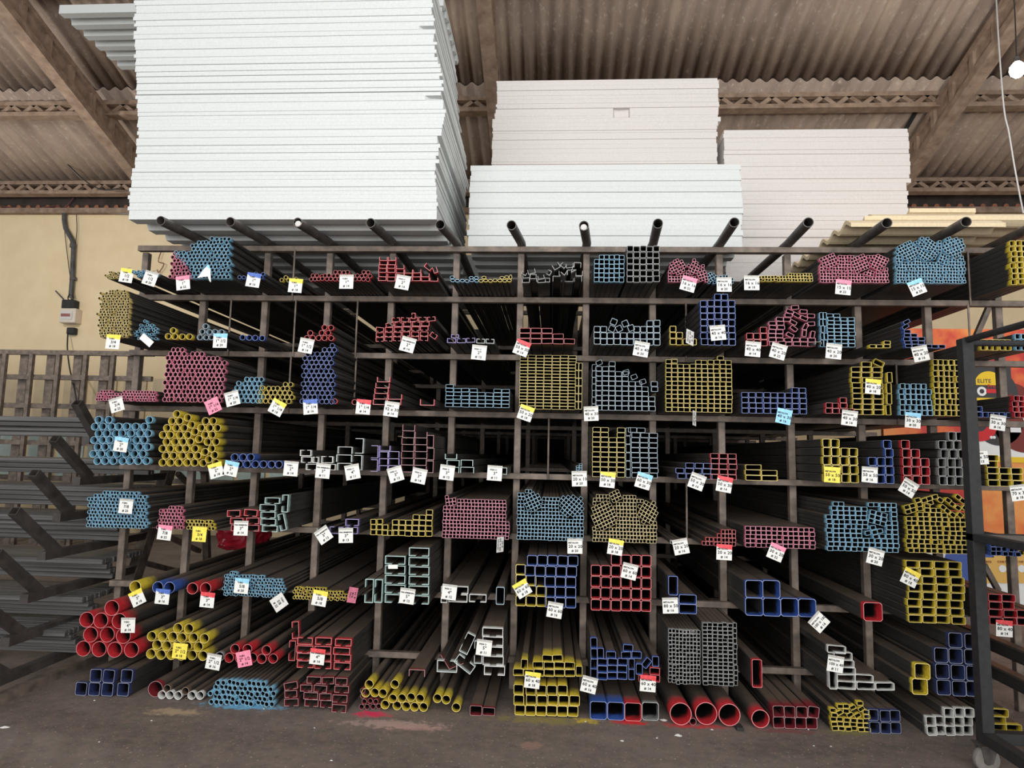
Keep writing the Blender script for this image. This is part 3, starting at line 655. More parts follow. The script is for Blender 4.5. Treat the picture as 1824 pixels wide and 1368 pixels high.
put('u', 'pale', 4, 'stack tagged 4-inch, fourth shelf', [(614.5, 797, 27.5, 13.5, 180), (613, 811.5, 29, 14, 180), (612.5, 826.5, 27, 14, 180), (638.5, 789, 28, 16, 90), (637.5, 819, 28, 15.5, 90)], 28, 14, wall=.0038)
put('u', PU, 4, 'stack tagged 3-inch, fourth shelf', [(665.8, 799.5, 23.5, 13.5, 90), (665.5, 823.8, 22, 13.2, 90), (684, 793, 20, 10, 0), (682, 804.7, 17, 11.5, 180), (700.3, 804.5, 20, 12, 180), (681.5, 817, 16.8, 11.5, 180), (700, 817, 20.6, 11.8, 180), (681.5, 829, 17, 11, 180), (700.5, 829.3, 20.8, 11.6, 180)], 20, 12, wall=.0034)
grid('u', 'maroon', 4, 'tall stack tagged 3-inch, fourth shelf', 713.5, 836.8, 23.2, 12.2, [7, 6], rj=.6, flip=0, wall=.0036)
put('u', 'maroon', 4, 'upright channels beside tall stack, fourth shelf', [(766.5, 781, 23, 13, 90), (766.8, 803.5, 22, 13, 90), (766, 826.2, 22, 13, 90)], 13, 22.5, wall=.0034)
put('u', 'mint', 4, 'five channels tagged 3-inch, fourth shelf', [(803, 808.6, 22, 10, 0), (807, 821, 23.5, 11.8, 180), (831.5, 820.4, 22.5, 11.8, 180), (806.5, 833, 23, 11.5, 180), (832, 833, 25, 11.5, 180)], 23, 11.8, wall=.0034)
put('c', 'mint', 4, 'lone channel tagged 3-inch, fourth shelf', [(892.5, 834.5, 21.5, 12.5, 180)], 21, 12, wall=.0036)
grid('rect', LB, 4, 'tiny stack tagged 20x10, fourth shelf', 1026, 843.2, 5.5, 3.7, [5, 6], wall=.0016)
grid('rect', YE, 4, 'stack tagged 50x30, fourth shelf', 1052.5, 846.4, 14.7, 8.7, [10, 10, 8, 10], rj=.6)
grid('rect', 'pale_blue', 4, 'stack tagged 60x30, fourth shelf', 1124, 847, 15.9, 8.75, [10, 10, 9], ox=[.06, .06, .05, .02, 0, -.02, .02, 0, .05, -.35], rj=.6)
grid('rect', 'pale_blue', 4, 'upright cells beside 60x30, fourth shelf', 1114.3, 846.6, 9.0, 14.6, [6], rj=1)
grid('rect', DB, 4, 'low stack tagged 50x30, fourth shelf', 1207, 850.4, 15.6, 9.3, [2, 3, 3, 3], ox=[0, -.18, -.05])
grid('rect', RE, 4, 'stack tagged 50x30, fourth shelf', 1266.2, 852.4, 15.6, 9.1, [5, 5, 5], rj=.4)
grid('rect', YE, 4, 'wide flat tubes, fourth shelf', 1325, 854.2, 29.5, 9.2, [3, 2], rj=.6)
grid('rect', YE, 4, 'stack tagged 50x50, fourth shelf', 1467, 858.8, 15.7, 15.0, [5, 5, 4, 4], rj=1.2)
grid('rect', DB, 4, 'stair stack tagged 50x50, fourth shelf', 1547.8, 860.2, 15.1, 15.0, [3, 3, 5])
grid('rect', RE, 4, 'stair stack tagged 50x50, fourth shelf', 1608.6, 862.2, 16.0, 15.1, [5, 4, 3], rj=.5)
grid('rect', 'grey', 4, 'stack behind cart post, fourth shelf', 1677.5, 862.6, 15.9, 15.2, [5, 6, 6, 5], ox=[0, 0, 0, .45, 0, .4], rj=.6)
grid('rect', YE, 4, 'flat stack beyond cart, fourth shelf', 1760, 866, 22.0, 10.6, [5, 3, 3], rj=.8)
# --- fifth shelf
fill('round', LB, 5, 'wide bundle of thin tubes, fifth shelf', [(155, 886), (181, 879), (210, 878), (237, 880), (258, 883), (260, 941), (149, 941), (151, 912)], 6.9, rj=2)
fill('round', PI_, 5, 'bundle tagged seven-eighths, fifth shelf', [(274, 908), (290, 907), (304, 902), (315, 902), (321, 910), (321, 943), (273, 943)], 6.8)
fill('round', YE, 5, 'low bundle tagged three-quarter, fifth shelf', [(336, 926), (370, 925.5), (381, 933), (381, 944.5), (331, 944.5)], 6.7)
put('c', RE, 5, 'six channels tagged 3-inch, fifth shelf', [(411.5, 914.5, 26, 11.5, 182), (443, 913.5, 26, 12, 177), (417, 928, 26, 11.5, 180), (445.5, 928, 25, 11.5, 182), (417, 941, 27, 11.5, 180), (444.5, 941, 27, 11.5, 181)], 26, 12, wall=.0034)
put('c', 'mint', 5, 'column of channels by red ones, fifth shelf', [(485.4, 890.7, 28, 11, 180), (476, 903.5, 30, 12, 180), (477, 916.3, 28, 11.5, 181), (477, 928.8, 29, 11.5, 180), (479.5, 941, 29, 11.3, 180), (507, 896, 32, 11.5, 90), (502.5, 929, 31, 11.5, 105)], 29, 12, wall=.0036)
put('u', 'mint', 5, 'lone channel lying behind purple, fifth shelf', [(574, 944, 20, 9, 8)], 20, 10, wall=.003)
put('c', PU, 5, 'three channels tagged 3-inch, fifth shelf', [(598.5, 945, 25, 12.4), (626.5, 931, 24.5, 12, 180), (626, 945.2, 23, 12.4, 0)], 24, 12.5, wall=.0034)
grid('rect', YE, 5, 'lower stair of square tubes, fifth shelf', 652, 952.6, 11.3, 9.4, [3, 3, 2, 1])
grid('rect', YE, 5, 'taller stair of square tubes, fifth shelf', 697.2, 954.8, 12.0, 9.4, [3, 3, 3, 4, 4, 5])
fill('rect', PI_, 5, 'bundle tagged 20x20, fifth shelf', [(787, 887), (815, 887.5), (822, 894), (900, 896), (903, 960), (785, 960)], 6.2, patches=[(800, 893, 9, 10)], rj=2)
fill('rect', LB, 5, 'bundle tagged 20x20, fifth shelf', [(918, 880), (932, 876), (947, 876), (962, 885), (978, 887), (988, 887), (996, 884), (1012, 885), (1037, 889), (1037, 962), (915, 962), (915, 912)], 6.2, patches=[(944, 895, 17, 27), (1014, 900, 22, -38)], rj=2, most=285)
fill('rect', 'tan', 5, 'bundle tagged 20x20, fifth shelf', [(1052, 887), (1075, 883), (1088, 880), (1100, 877), (1112, 883), (1135, 888), (1160, 889), (1174, 893), (1176, 967), (1051, 967)], 6.25, patches=[(1073, 921, 24, 26), (1159, 915, 19, -30), (1096, 886, 10, 25)], rj=2, most=285)
put('rect', 'white', 5, 'three small tubes tagged 20x20, fifth shelf', [(1197.5, 965.2, 6.4, 6.4, 0), (1206, 965, 6, 6, 25), (1214, 964.8, 6, 6, 10)], 6, 6)
grid('rect', RE, 5, 'small heap tagged 20x20, fifth shelf', 1250.5, 971.6, 6.6, 6.8, [1, 2, 2])
grid('rect', RE, 5, 'stack tagged 20x20, fifth shelf', 1275.5, 973.4, 6.7, 7.0, [2, 3, 4, 4, 4, 4])
grid('rect', PI_, 5, 'wide flat stack tagged 30x20, fifth shelf', 1328.3, 976.8, 9.55, 7.1, [5]*13, rj=.6)
fill('rect', LB, 5, 'stack tagged 30x20, fifth shelf', [(1479, 900), (1497, 897), (1499, 904), (1528, 904), (1545, 898), (1570, 899), (1594, 903), (1597, 983), (1470, 983), (1466, 928)], 9.9, 7.5, patches=[(1560, 925, 14, -14), (1553, 950, 10, 12)], rj=1.5)
fill('rect', YE, 5, 'stack by cart post, fifth shelf', [(1610, 897), (1628, 894), (1640, 884), (1660, 884), (1675, 890), (1690, 881), (1703, 883), (1712, 890), (1722, 902), (1723, 986), (1611, 986), (1609, 925)], 9.9, 7.5, patches=[(1622, 903, 14, 16), (1652, 890, 12, 18), (1694, 900, 22, -38)], rj=1.5)
fill('rect', DB, 5, 'jumbled stack beyond cart, fifth shelf', [(1755, 954), (1775, 956), (1795, 960), (1816, 966), (1815, 991), (1757, 991)], 9.6, 7.3, patches=[(1780, 962, 12, -28)], rj=4)
put('rect', YE, 5, 'pair at far end beyond cart, fifth shelf', [(1821, 986, 9.5, 7), (1831, 986.4, 9.5, 7)], 9.5, 7)
# --- sixth shelf
put('round', YE, 6, 'single wide tube, sixth shelf', [(239.5, 1045.8)], 22, 22, reach=.16)
put('round', DB, 6, 'pair of wide tubes, sixth shelf', [(276.8, 1046.8), (298.5, 1047.2)], 21.5, 21.5, reach=.16)
put('round', RE, 6, 'pair of wide tubes, sixth shelf', [(343, 1049), (365, 1049.2)], 21, 21, reach=.16)
fill('round', LB, 6, 'bundle tagged five-eighths, sixth shelf', [(388, 1025), (400, 1021), (420, 1024), (440, 1025), (456, 1025), (463, 1032), (490, 1033), (500, 1040), (501, 1063), (388, 1063)], 6.0, jit=.008)
fill('round', YE, 6, 'low bundle tagged five-eighths, sixth shelf', [(512, 1048), (530, 1047), (560, 1048), (575, 1052), (605, 1057), (613, 1061), (612, 1069), (514, 1069)], 6.0, jit=.008)
put('round', RE, 6, 'three thin tubes behind side-on tag, sixth shelf', [(617.5, 1066.5), (623.3, 1067), (629.3, 1067.3)], 5.6, 5.6)
put('c', 'mint', 6, 'high stack tagged 5-inch, sixth shelf', [(701, 1000.5+17.1*i, 37, 14.8, 180) for i in range(5)]+[(743.5, 986+16.9*i, 37, 14.8, 180) for i in range(6)]+[(654.5, 1055.5, 42, 15.5, 90), (671.5, 1055.5, 41, 14, 90)], 37, 15, wall=.0038)
put('c', 'white', 6, 'row tagged 4-inch, sixth shelf', [(787, 1062.5, 29, 11.5, 90), (812, 1055, 36, 13, 180), (811.5, 1069.4, 34, 13.4, 0), (847, 1069.4, 31, 13.5, 180)], 34, 13.5, wall=.0036)
put('rect', 'pale_blue', 6, 'lone upright tube by yellow ones, sixth shelf', [(891, 1062.2, 15, 30.5, 0)], 15, 30)
put('rect', YE, 6, 'left part of stack tagged 60x60, sixth shelf', [(923.8+18.5*i, 1071+(i*.6)-18.4*r, 18.2, 18.2, random.gauss(0, 1)) for r in range(3) for i in range(3 if r < 2 else 2)]+[(923.6, 1071-18.4*3, 18.2, 18.2, 0)], 18.2, 18.4)
put('rect', DB, 6, 'stack tagged 60x60, sixth shelf', [(979.8+18.5*i, 1074.5+.4*i-18.5*r, 18.3, 18.3, random.gauss(0, .8)) for r in range(3) for i in range(3)]+[(961.3, 1037.5, 18.3, 18.3, 0)]+[(943.5+18.7*i, 1018.2+.3*i, 18.3, 18.3, random.gauss(0, .8)) for i in range(5)]+[(948+18.2*i, 999.4+.2*i, 18, 18, random.gauss(0, .8)) for i in range(5)], 18.3, 18.5)
grid('rect', RE, 6, 'stack tagged 60x60, sixth shelf', 1051, 1088.8, 18.1, 19.0, [4, 4, 5, 5, 5, 5], rj=.5)
put('rect', DB, 6, 'four tubes tagged 80x50, sixth shelf', [(1199, 1044, 16.5, 33, 0), (1202, 1080, 15, 26, 0), (1225.5, 1069, 30.5, 16.4, 0), (1225.5, 1085.8, 30.5, 16.4, 0)], 16, 17)
put('rect', DB, 6, 'six big tubes tagged 100x100, sixth shelf', [(1347.8, 1052, 31, 31, 0), (1379, 1052.5, 31, 31, 0), (1347.8, 1083, 31, 31, 0), (1379, 1083.5, 31, 31, 0), (1411.5, 1084.3, 31, 31, .6), (1443.6, 1085.5, 30.5, 31, -.6)], 31, 31)
put('rect', RE, 6, 'lone big tube between posts, sixth shelf', [(1555.2, 1091.4, 32, 31.5, 0)], 32, 31)
grid('rect', YE, 6, 'tall stack tagged 80x40, sixth shelf', 1612.8, 1111, 25.6, 12.7, [8, 8, 8, 8], ox=[0, .02, 0, .03, .08, .1, 0, -.02], rj=.7)
grid('rect', RE, 6, 'stack tagged 80x40 beyond cart, sixth shelf', 1761.5, 1114.5, 25.2, 12.4, [4, 4, 2, 2])
# --- lowest shelf
def q8(pts, dx=0): return [(dx+x/3.8, 1008+y/3.8) for x, y in pts]
put('round', RE, 7, 'wide tubes tagged 4-inch, lowest shelf', q8([(565, 562), (672, 560), (776, 566), (882, 573), (603, 470), (713, 468), (825, 476), (578, 375), (690, 377), (808, 383), (752, 290)]), 28, 28, reach=.13)
put('round', YE, 7, 'stack tagged two-and-half, lowest shelf', q8([(1014, 600), (1082, 606), (1150, 608), (1218, 612), (1287, 612), (1365, 614), (1050, 541), (1118, 547), (1187, 549), (1255, 552), (1328, 556), (1020, 481), (1089, 485), (1159, 486), (1227, 489), (1297, 494), (1371, 499), (1194, 427), (1268, 431)]), 17.7, 17.7, reach=.12)
put('round', 'grey', 7, 'lone tube beside yellow stack, lowest shelf', [(391, 1170)], 17, 17)
put('round', RE, 7, 'tubes tagged two-and-half, lowest shelf', [(408, 1173.5), (428, 1174), (448, 1174.5), (466.5, 1175), (485.5, 1175.5), (418.3, 1157.8), (440.5, 1158), (476, 1159)], 17.2, 17.2, reach=.12)
put('c', RE, 7, 'stack tagged 4-inch, lowest shelf', [(543.5+31.5*i+(3 if i == 2 else 0), 1184+1.5*i-13.7*r, 30.5, 12.4, 180+random.gauss(0, .6)) for r in range(3) for i in range(3)]+[(576.5, 1142.5, 30, 12.4, 180), (611.5, 1145, 30, 12.4, 180), (543, 1142.8, 28, 12, 0)], 30.5, 13, wall=.0038)
put('c', RE, 7, 'upright channels beside stack, lowest shelf', [(520.5, 1169.5, 35, 12, 90), (524.5, 1134, 30, 13, 95)], 12, 34, wall=.0038)
put('u', 'maroon', 7, 'lone channel past post, lowest shelf', [(742.5, 1199.8, 29, 12.5, 180)], 29, 12.5, wall=.004)
put('c', 'pale', 7, 'leaning pieces tagged 5-inch, lowest shelf', [(795, 1190, 36, 20, 0), (826.5, 1186, 36, 17, -35), (831, 1150, 36, 16, 66), (850.5, 1165, 39, 14, 90)], 36, 18, wall=.0038)
put('v', 'maroon', 7, 'bent plate among leaning channels, lowest shelf', [(800, 1188, 44, 20, -14)], 40, 20, wall=.003)
put('c', 'white', 7, 'stack tagged 5-inch, lowest shelf', [(882, 1195.5, 37, 15.5, 180), (879.5, 1178.4, 37, 15.5, 180), (879.5, 1161.2, 36, 15.5, 180), (879, 1144, 37, 15.5, 180), (879, 1126.8, 37, 15.5, 180)], 37, 16.5, wall=.0038)
put('rect', YE, 7, 'stack tagged 60x40, lowest shelf', [(921, 1203, 18, 12.2), (939.5, 1203, 18, 12.2), (958, 1203.2, 18, 12.2), (976.2, 1203.3, 18, 12.2), (994.5, 1203.5, 18, 12.2), (1013.2, 1203.6, 18.2, 12.2), (1029.6, 1201, 11.2, 17.4), (932, 1188, 11.5, 17.6), (956, 1190.4, 18, 12.2), (976, 1190.6, 18, 12.2), (994.3, 1190.8, 18, 12.2), (1012.6, 1190.9, 18, 12.2), (973, 1177.8, 17.6, 12.2), (991, 1178, 17.6, 12.2)], 18, 12.5, reach=.13)
put('rect', DB, 7, 'jumbled stack tagged 60x40, lowest shelf', [(1056.5, 1203, 11.5, 18), (1056.5, 1184.6, 11.5, 18), (1056.5, 1166.2, 11.5, 18), (1056.5, 1147.8, 11.5, 18), (1068.3, 1166, 11.2, 17.8), (1071.5, 1206.3, 17, 12), (1089.5, 1206.6, 17, 12), (1107, 1206.8, 17, 12), (1071.5, 1194, 17, 12), (1089.5, 1194.3, 17, 12), (1107, 1194.5, 17, 12), (1071.5, 1181.5, 17, 12), (1090, 1181.8, 17, 12), (1108, 1182, 17, 12), (1087, 1169.5, 17, 12), (1114, 1169.5, 17, 12), (1133, 1170, 17, 12), (1117.5, 1157, 17, 12), (1123.5, 1203.5, 10.5, 18), (1123.5, 1185, 10.5, 18), (1137, 1193.5, 11.5, 18), (1150.5, 1184, 11, 17, -38), (1166.5, 1181, 11.3, 17.4)], 17, 12.4)
put('rect', RE, 7, 'three tubes by dark-blue stack, lowest shelf', [(1167, 1197.5, 17.5, 12), (1167, 1209.8, 17.5, 12), (1147.5, 1209.6, 18.5, 12)], 17.5, 12.2)
grid('rect', 'grey', 7, 'tall grid of square tubes, lowest shelf', 1190.6, 1218.6, 6.3, 6.32, [14]*9, rj=.8, extra=tuple((1213+6.5*i, 1126.5, 6.3, 6.3) for i in range(3))+((1234, 1127, 6.3, 6.3),), wall=.0016)
grid('rect', 'grey', 7, 'tall stack of flat tubes, lowest shelf', 1252, 1221.4, 9.15, 6.72, [16]*6, rj=1, wall=.0016)
grid('rect', 'grey', 7, 'upright cells beside flat tubes, lowest shelf', 1307.6, 1221.8, 6.6, 9.0, [12], wall=.0016)
put('rect', RE, 7, 'lone tall tube past grey stacks, lowest shelf', [(1348.6, 1201.8, 17, 47, 0)], 17, 47)
put('rect', 'white', 7, 'stair stack tagged 100x40, lowest shelf', [(1505.5, 1223.8, 30.5, 12.6), (1540, 1224.6, 30.5, 12.6), (1575, 1226.4, 31, 12.4), (1505.3, 1211, 30.5, 12.6), (1537, 1211.8, 30.5, 12.6), (1505, 1198.2, 30.5, 12.6), (1503, 1185.4, 30, 12.6), (1501, 1172.6, 30.5, 12.6), (1487.5, 1159.6, 31, 12.8), (1482.3, 1213.8, 13.4, 32, 0)], 30.5, 12.8)
put('rect', YE, 7, 'pair of square tubes, lowest shelf', [(1635, 1224.8, 25.8, 26.5, 0), (1640, 1198.2, 25.8, 26.5, -1)], 25.8, 26.6)
grid('rect', 'navy', 7, 'big square tubes behind cart, lowest shelf', 1668.8, 1240, 26, 25.2, [3, 4, 4], rj=.4)
put('rect', 'brown', 7, 'long brown tubes beyond cart, lowest shelf', [(1850, 1182, 24, 24, 0), (1852, 1235, 24, 24, 0)], 24, 24)
# --- on the floor under the lowest shelf
put('rect', 'navy', 8, 'square tubes at rack end, floor', q8([(559, 846), (648, 849), (741, 850), (847, 852), (660, 757), (753, 759), (873, 760)]), 22.2, 23.2)
put('round', 'maroon', 8, 'lone wide tube past navy tubes, floor', [(276.5, 1228.2)], 28, 28)
put('round', 'white', 8, 'low row of tubes, floor', [(289.5+1, 1239.8), (304.6, 1240), (320.2, 1240.5), (343.5, 1241), (358.6, 1241)], 14.8, 14.8)
put('round', 'brown', 8, 'pair lying over white tubes, floor', [(298, 1226.5, 13.5, 13.5), (331.5, 1230.5, 13.5, 13.5), (332, 1244.6, 5, 5)], 13.5, 13.5)
fill('round', LB, 8, 'low bundle of tubes, floor', [(378, 1225), (384, 1218), (395, 1213), (410, 1212), (440, 1218), (475, 1220), (490, 1230), (495, 1240), (494, 1257.5), (378, 1257.5)], 9.2, jit=.008, reach=.06)
put('c', 'maroon', 8, 'jumbled channels, floor', [(521, 1222.3, 25, 12.4, 192), (520, 1237.5, 23, 12, 186), (521, 1252.5, 26, 12.5, 184), (561.8, 1212.5, 26, 12, 180), (586, 1214, 22, 12, 183), (610, 1215.3, 22, 12, 180), (548, 1226.5, 22, 11.5, 182), (573, 1228, 24, 12, 177), (611, 1229, 26, 11.5, 180), (556.5, 1240, 26, 12, 180), (582, 1242.5, 22, 12, 182), (607.5, 1245.8, 27, 13, 180), (557, 1253.3, 25, 12, 180), (583, 1256, 22, 12.4, 180), (606.5, 1262.8, 26, 13.4, 179)], 25, 13, wall=.0034)
put('round', YE, 8, 'loose tubes, floor', q8([(935, 948), (1010, 955), (1075, 956), (1133, 964), (1190, 968), (1415, 970), (990, 918), (1050, 922), (1110, 900), (1170, 912), (1290, 908), (1345, 918), (808, 866), (860, 870), (922, 868), (825, 815), (1000, 812)], 440), 15.6, 15.6, reach=.14)
put('round', 'maroon', 8, 'thin tubes by yellow ones, floor', q8([(770, 957), (808, 957), (846, 958), (884, 958), (788, 922), (826, 922), (864, 926), (775, 888), (775, 852)], 440), 9.3, 9.3)
put('rect', 'maroon', 8, 'pair past yellow tubes, floor', [(847.6, 1267.2, 21.5, 17, 0), (870, 1270, 22, 13.5, 0)], 22, 17)
put('rect', YE, 8, 'three-row stack, floor', [(926+18.9*i, 1269.3+.3*i, 18.2, 17.6, random.gauss(0, .6)) for i in range(6)]+[(924+19.3*i+(3 if i else 0), 1251+.3*i, 18, 17.6, random.gauss(0, .8)) for i in range(6)]+[(923.5+18.8*i+(3 if i else 0), 1233+.2*i, 17.4, 17.4, random.gauss(0, .8)) for i in range(5)], 18.2, 18, reach=.13)
put('rect', DB, 8, 'pair of large tubes, floor', [(1065.8, 1268, 29.5, 30.4, 0), (1096.8, 1268.8, 29.5, 30.2, 0)], 29.5, 30.4, reach=.12)
put('rect', RE, 8, 'large tube beside dark-blue pair, floor', [(1127.6, 1269.6, 29.2, 30.4, 0)], 29.2, 30.4, reach=.12)
put('rect', 'grey', 8, 'large tube beside red one, floor', [(1158.6, 1268.8, 29, 30.2, 0)], 29, 30.2)
put('round', RE, 8, 'big pipes, floor', [(1211, 1273.2, 37.5, 37.5), (1257, 1273.8, 37.8, 37.8), (1297.6, 1274.6, 37, 37), (1353.6, 1283, 30.6, 30.6)], 37, 37, reach=.12, wall=.005)
put('round', 'maroon', 8, 'small tube between big pipes, floor', [(1234.4, 1286.5, 12, 12)], 12, 12)
put('rect', 'maroon', 8, 'two-row stack past big pipes, floor', [(1387.3, 1290.2), (1406.8, 1290.6), (1426.3, 1291), (1445.6, 1291.4), (1387.3, 1271), (1406.6, 1271.2), (1428.4, 1271.8), (1449.5, 1272, 18.6, 18.6, -7)], 18.8, 18.8, reach=.12)
fill('rect', YE, 8, 'jumbled flat tubes, floor', [(1475, 1270), (1488, 1262), (1500, 1254), (1530, 1253), (1545, 1261), (1547, 1303), (1475, 1303)], 10.5, 7.0, patches=[(1520, 1270, 12, 30), (1487, 1264, 7, 28)], rj=3)
grid('rect', 'navy', 8, 'two-row stack, floor', 1548, 1306.8, 19.3, 18.6, [2, 2, 2])
put('rect', 'white', 8, 'square tubes, floor', [(1658.4+16.8*i, 1303+.5*i, 16.2, 15.4) for i in range(5)]+[(1658.4+16.8*i, 1287.3+.4*i, 16.2, 15.2) for i in range(5)]+[(1689.3, 1271.8, 15.8, 15.2), (1709.8, 1272, 15.8, 15.2), (1727.5, 1272.6, 15.4, 15.2)], 16.2, 15.6)
put('rect', YE, 8, 'four flat tubes beyond cart, floor', [(1779.5, 1299, 25, 13), (1806, 1299.6, 25, 13), (1779, 1285.7, 25, 13), (1782.8, 1272.4, 25, 13)], 25, 13.2)

# ================================================================== price tags hung on the mouths
_fc = {}
def text_into(b, s, size, cx, cz, bold=.0007):
    """letters as flat raised shapes in the tag's own plane (x right, z up), facing -Y"""
    key = (s, size)
    if key not in _fc:
        c = bpy.data.curves.new('lettering', 'FONT'); c.body = s; c.size = size; c.align_x = 'CENTER'; c.align_y = 'CENTER'
        c.offset = bold; c.resolution_u = 2; c.space_character = 1.08
        o = bpy.data.objects.new('lettering', c); COL.objects.link(o); bpy.context.view_layer.update()
        me = o.evaluated_get(bpy.context.evaluated_depsgraph_get()).to_mesh()
        _fc[key] = ([tuple(v.co) for v in me.vertices], [tuple(p.vertices) for p in me.polygons])
        bpy.data.objects.remove(o); bpy.data.curves.remove(c)
    v, f = _fc[key]
    b.add([(x+cx, 0, y+cz) for x, y, z in v], f)
TH = 'METALON'; TT = 'TUBO'; VU = 'VIGA U'; VE = 'VIGA ENRIJECIDA'
TAGS = [  # shelf, x, y, tilt, heading, line, gauge, colour on it, options
 (1, 225, 492, -8, TT, '1/2', '18', 'yellow'), (1, 267, 497, -16, TT, '1/2', '20', None), (1, 326, 505, 8, TT, '1"', '22', 'pink'), (1, 451, 500, -8, TT, '1"', '16', 'dark_blue'),
 (1, 526, 510, -4, TT, '1"', '18', 'yellow'), (1, 617, 503, 0, TT, '1"', '14', None), (1, 717, 504, -10, VU, '2"', '14', None), (1, 1226, 507, -16, TH, '16 x 16', '22', 'pink'),
 (1, 1290, 508, 0, TH, '16 x 16', '20', None), (1, 1339, 505, 0, TH, '16 x 16', '18', None), (1, 1502, 513, -6, TH, '15 x 15', '22', 'pink'), (1, 1634, 513, 22, TH, '15 x 15', '20', 'light_blue'),
 (2, 201, 610, -3, TT, '3/4', '18', 'yellow'), (2, 392, 608, 0, TT, '1" 1/2', '20', 'light_blue'), (2, 545, 617, -10, TT, '1" 1/2', '14', None), (2, 726, 615, -14, VE, '2"', '14', None),
 (2, 853, 629, -5, VU, '2"', '12', None), (2, 929, 621, -20, TH, '50 x 30', '14', 'red'), (2, 1142, 623, -10, TH, '40 x 40', '20', None), (2, 1279, 594, 6, TH, '40 x 40', '16', None),
 (2, 1341, 623, -5, TH, '40 x 40', '14', None), (2, 1386, 627, -16, TH, '40 x 20', '22', None), (2, 1485, 627, -6, TH, '40 x 20', '20', None), (2, 1640, 631, 12, TH, '40 x 20', '16', None),
 (3, 208, 722, 18, TT, '3/4', '22', None), (3, 380, 724, 26, TT, '1" 1/4', '22', 'pink', 'full'), (3, 414, 711, 16, TT, '1" 1/4', '20', None), (3, 493, 727, -26, TT, '1" 1/4', '18', 'yellow'),
 (3, 553, 726, 6, TT, '1" 1/4', '16', 'dark_blue'), (3, 647, 726, -4, TT, '1" 1/4', '14', 'red'), (3, 697, 730, -7, VU, '92 x 30', '14', None), (3, 936, 737, -18, TH, '50 x 20', '18', 'yellow'),
 (3, 1053, 738, 3, TH, '40 x 30', '20', None), (3, 1396, 743, -12, TH, '40 x 30', '16', 'light_blue', 'full'), (3, 1513, 746, -7, TH, '40 x 30', '14', None), (3, 1555, 690, -5, TH, '40 x 20', '18', 'yellow'),
 (3, 1626, 750, -5, TH, '30 x 30', '20', 'light_blue'), (3, 1726, 752, -4, TH, '30 x 30', '18', 'yellow'), (3, 1777, 754, -8, TH, '30 x 30', '16', None),
 (4, 215, 793, -6, TT, '2"', '20', 'light_blue'), (4, 385, 839, 18, TT, '2"', '18', 'yellow'), (4, 411, 836, -10, TT, '2"', '16', 'light_blue'), (4, 518, 836, -3, TT, '2"', '14', None),
 (4, 575, 840, -4, VE, '3"', '11', None), (4, 628, 842, 12, VU, '4"', '11', None), (4, 705, 846, 18, VU, '3"', '13', None), (4, 746, 849, -10, VU, '3"', '14', None),
 (4, 796, 843, -6, VU, '3"', '12', None), (4, 881, 844, -3, VU, '3"', '11', None), (4, 1032, 854, 2, TH, '20 x 10', '20', None), (4, 1082, 856, -5, TH, '50 x 30', '18', 'yellow'),
 (4, 1146, 858, -16, TH, '60 x 30', '20', 'light_blue'), (4, 1241, 859, -20, TH, '50 x 30', '16', None), (4, 1290, 864, -10, TH, '50 x 30', '14', 'red'), (4, 1482, 847, -3, TH, '50 x 50', '18', 'yellow', 'full'),
 (4, 1549, 847, -4, TH, '50 x 50', '16', None), (4, 1618, 870, -32, TH, '50 x 50', '14', None), (4, 1746, 815, 5, TH, '50 x 50', '13', None), (4, 1815, 879, 8, TH, '70 x 30', '18', None),
 (5, 224, 903, -3, TT, '7/8', '20', None), (5, 293, 950, -5, TT, '7/8', '22', 'pink'), (5, 355, 953, -2, TT, '3/4', '18', 'yellow', 'full'), (5, 429, 942, 0, VE, '3"', '14', None),
 (5, 577, 954, 36, VE, '3"', '12', None), (5, 616, 955, 3, VE, '3"', '13', None), (5, 1024, 974, 1, TH, '20 x 20', '20', None), (5, 1096, 976, -8, TH, '20 x 20', '18', 'yellow'),
 (5, 1213, 975, 12, TH, '20 x 20', '16', None), (5, 1290, 985, -2, TH, '20 x 20', '14', 'red'), (5, 1382, 985, -22, TH, '30 x 20', '22', 'pink'), (5, 1559, 993, -14, TH, '30 x 20', '20', None),
 (6, 245, 1066, 28, TT, '3"', '18', 'yellow'), (6, 289, 1064, -3, TT, '3"', '16', 'dark_blue'), (6, 369, 1070, -3, TT, '3"', '14', 'red'), (6, 430, 1045, -4, TT, '5/8', '20', 'light_blue'),
 (6, 569, 1067, -8, TT, '5/8', '18', 'yellow'), (6, 725, 1063, -6, VE, '5"', '12', None), (6, 800, 1056, -5, VU, '4"', '12', None), (6, 931, 1050, 32, TH, '60 x 60', '18', 'yellow'),
 (6, 988, 1088, -8, TH, '60 x 60', '16', None), (6, 1121, 1019, -12, TH, '60 x 60', '14', None), (6, 1194, 1080, 3, TH, '80 x 50', '16', None), (6, 1460, 1109, 48, TH, '100 x 100', '16', None),
 (6, 1621, 1030, -26, TH, '80 x 40', '18', 'yellow'), (6, 1789, 1121, -3, TH, '80 x 40', '14', 'red'),
 (7, 228, 1115, 2, TT, '4"', '14', None), (7, 320, 1161, -4, TT, '2" 1/2', '18', 'yellow', 'full'), (7, 380, 1180, -8, TT, '2" 1/2', '16', None), (7, 435, 1175, 14, TT, '2" 1/2', '14', 'pink', 'full'),
 (7, 565, 1171, -4, VE, '4"', '14', 'red'), (7, 862, 1155, -5, VU, '5"', '11', None), (7, 948, 1213, -5, TH, '60 x 40', '18', 'yellow'), (7, 1049, 1221, -12, TH, '60 x 40', '16', None),
 (7, 1154, 1219, -3, TH, '60 x 40', '14', 'red'), (7, 1488, 1184, -8, TH, '100 x 40', '11', None)]
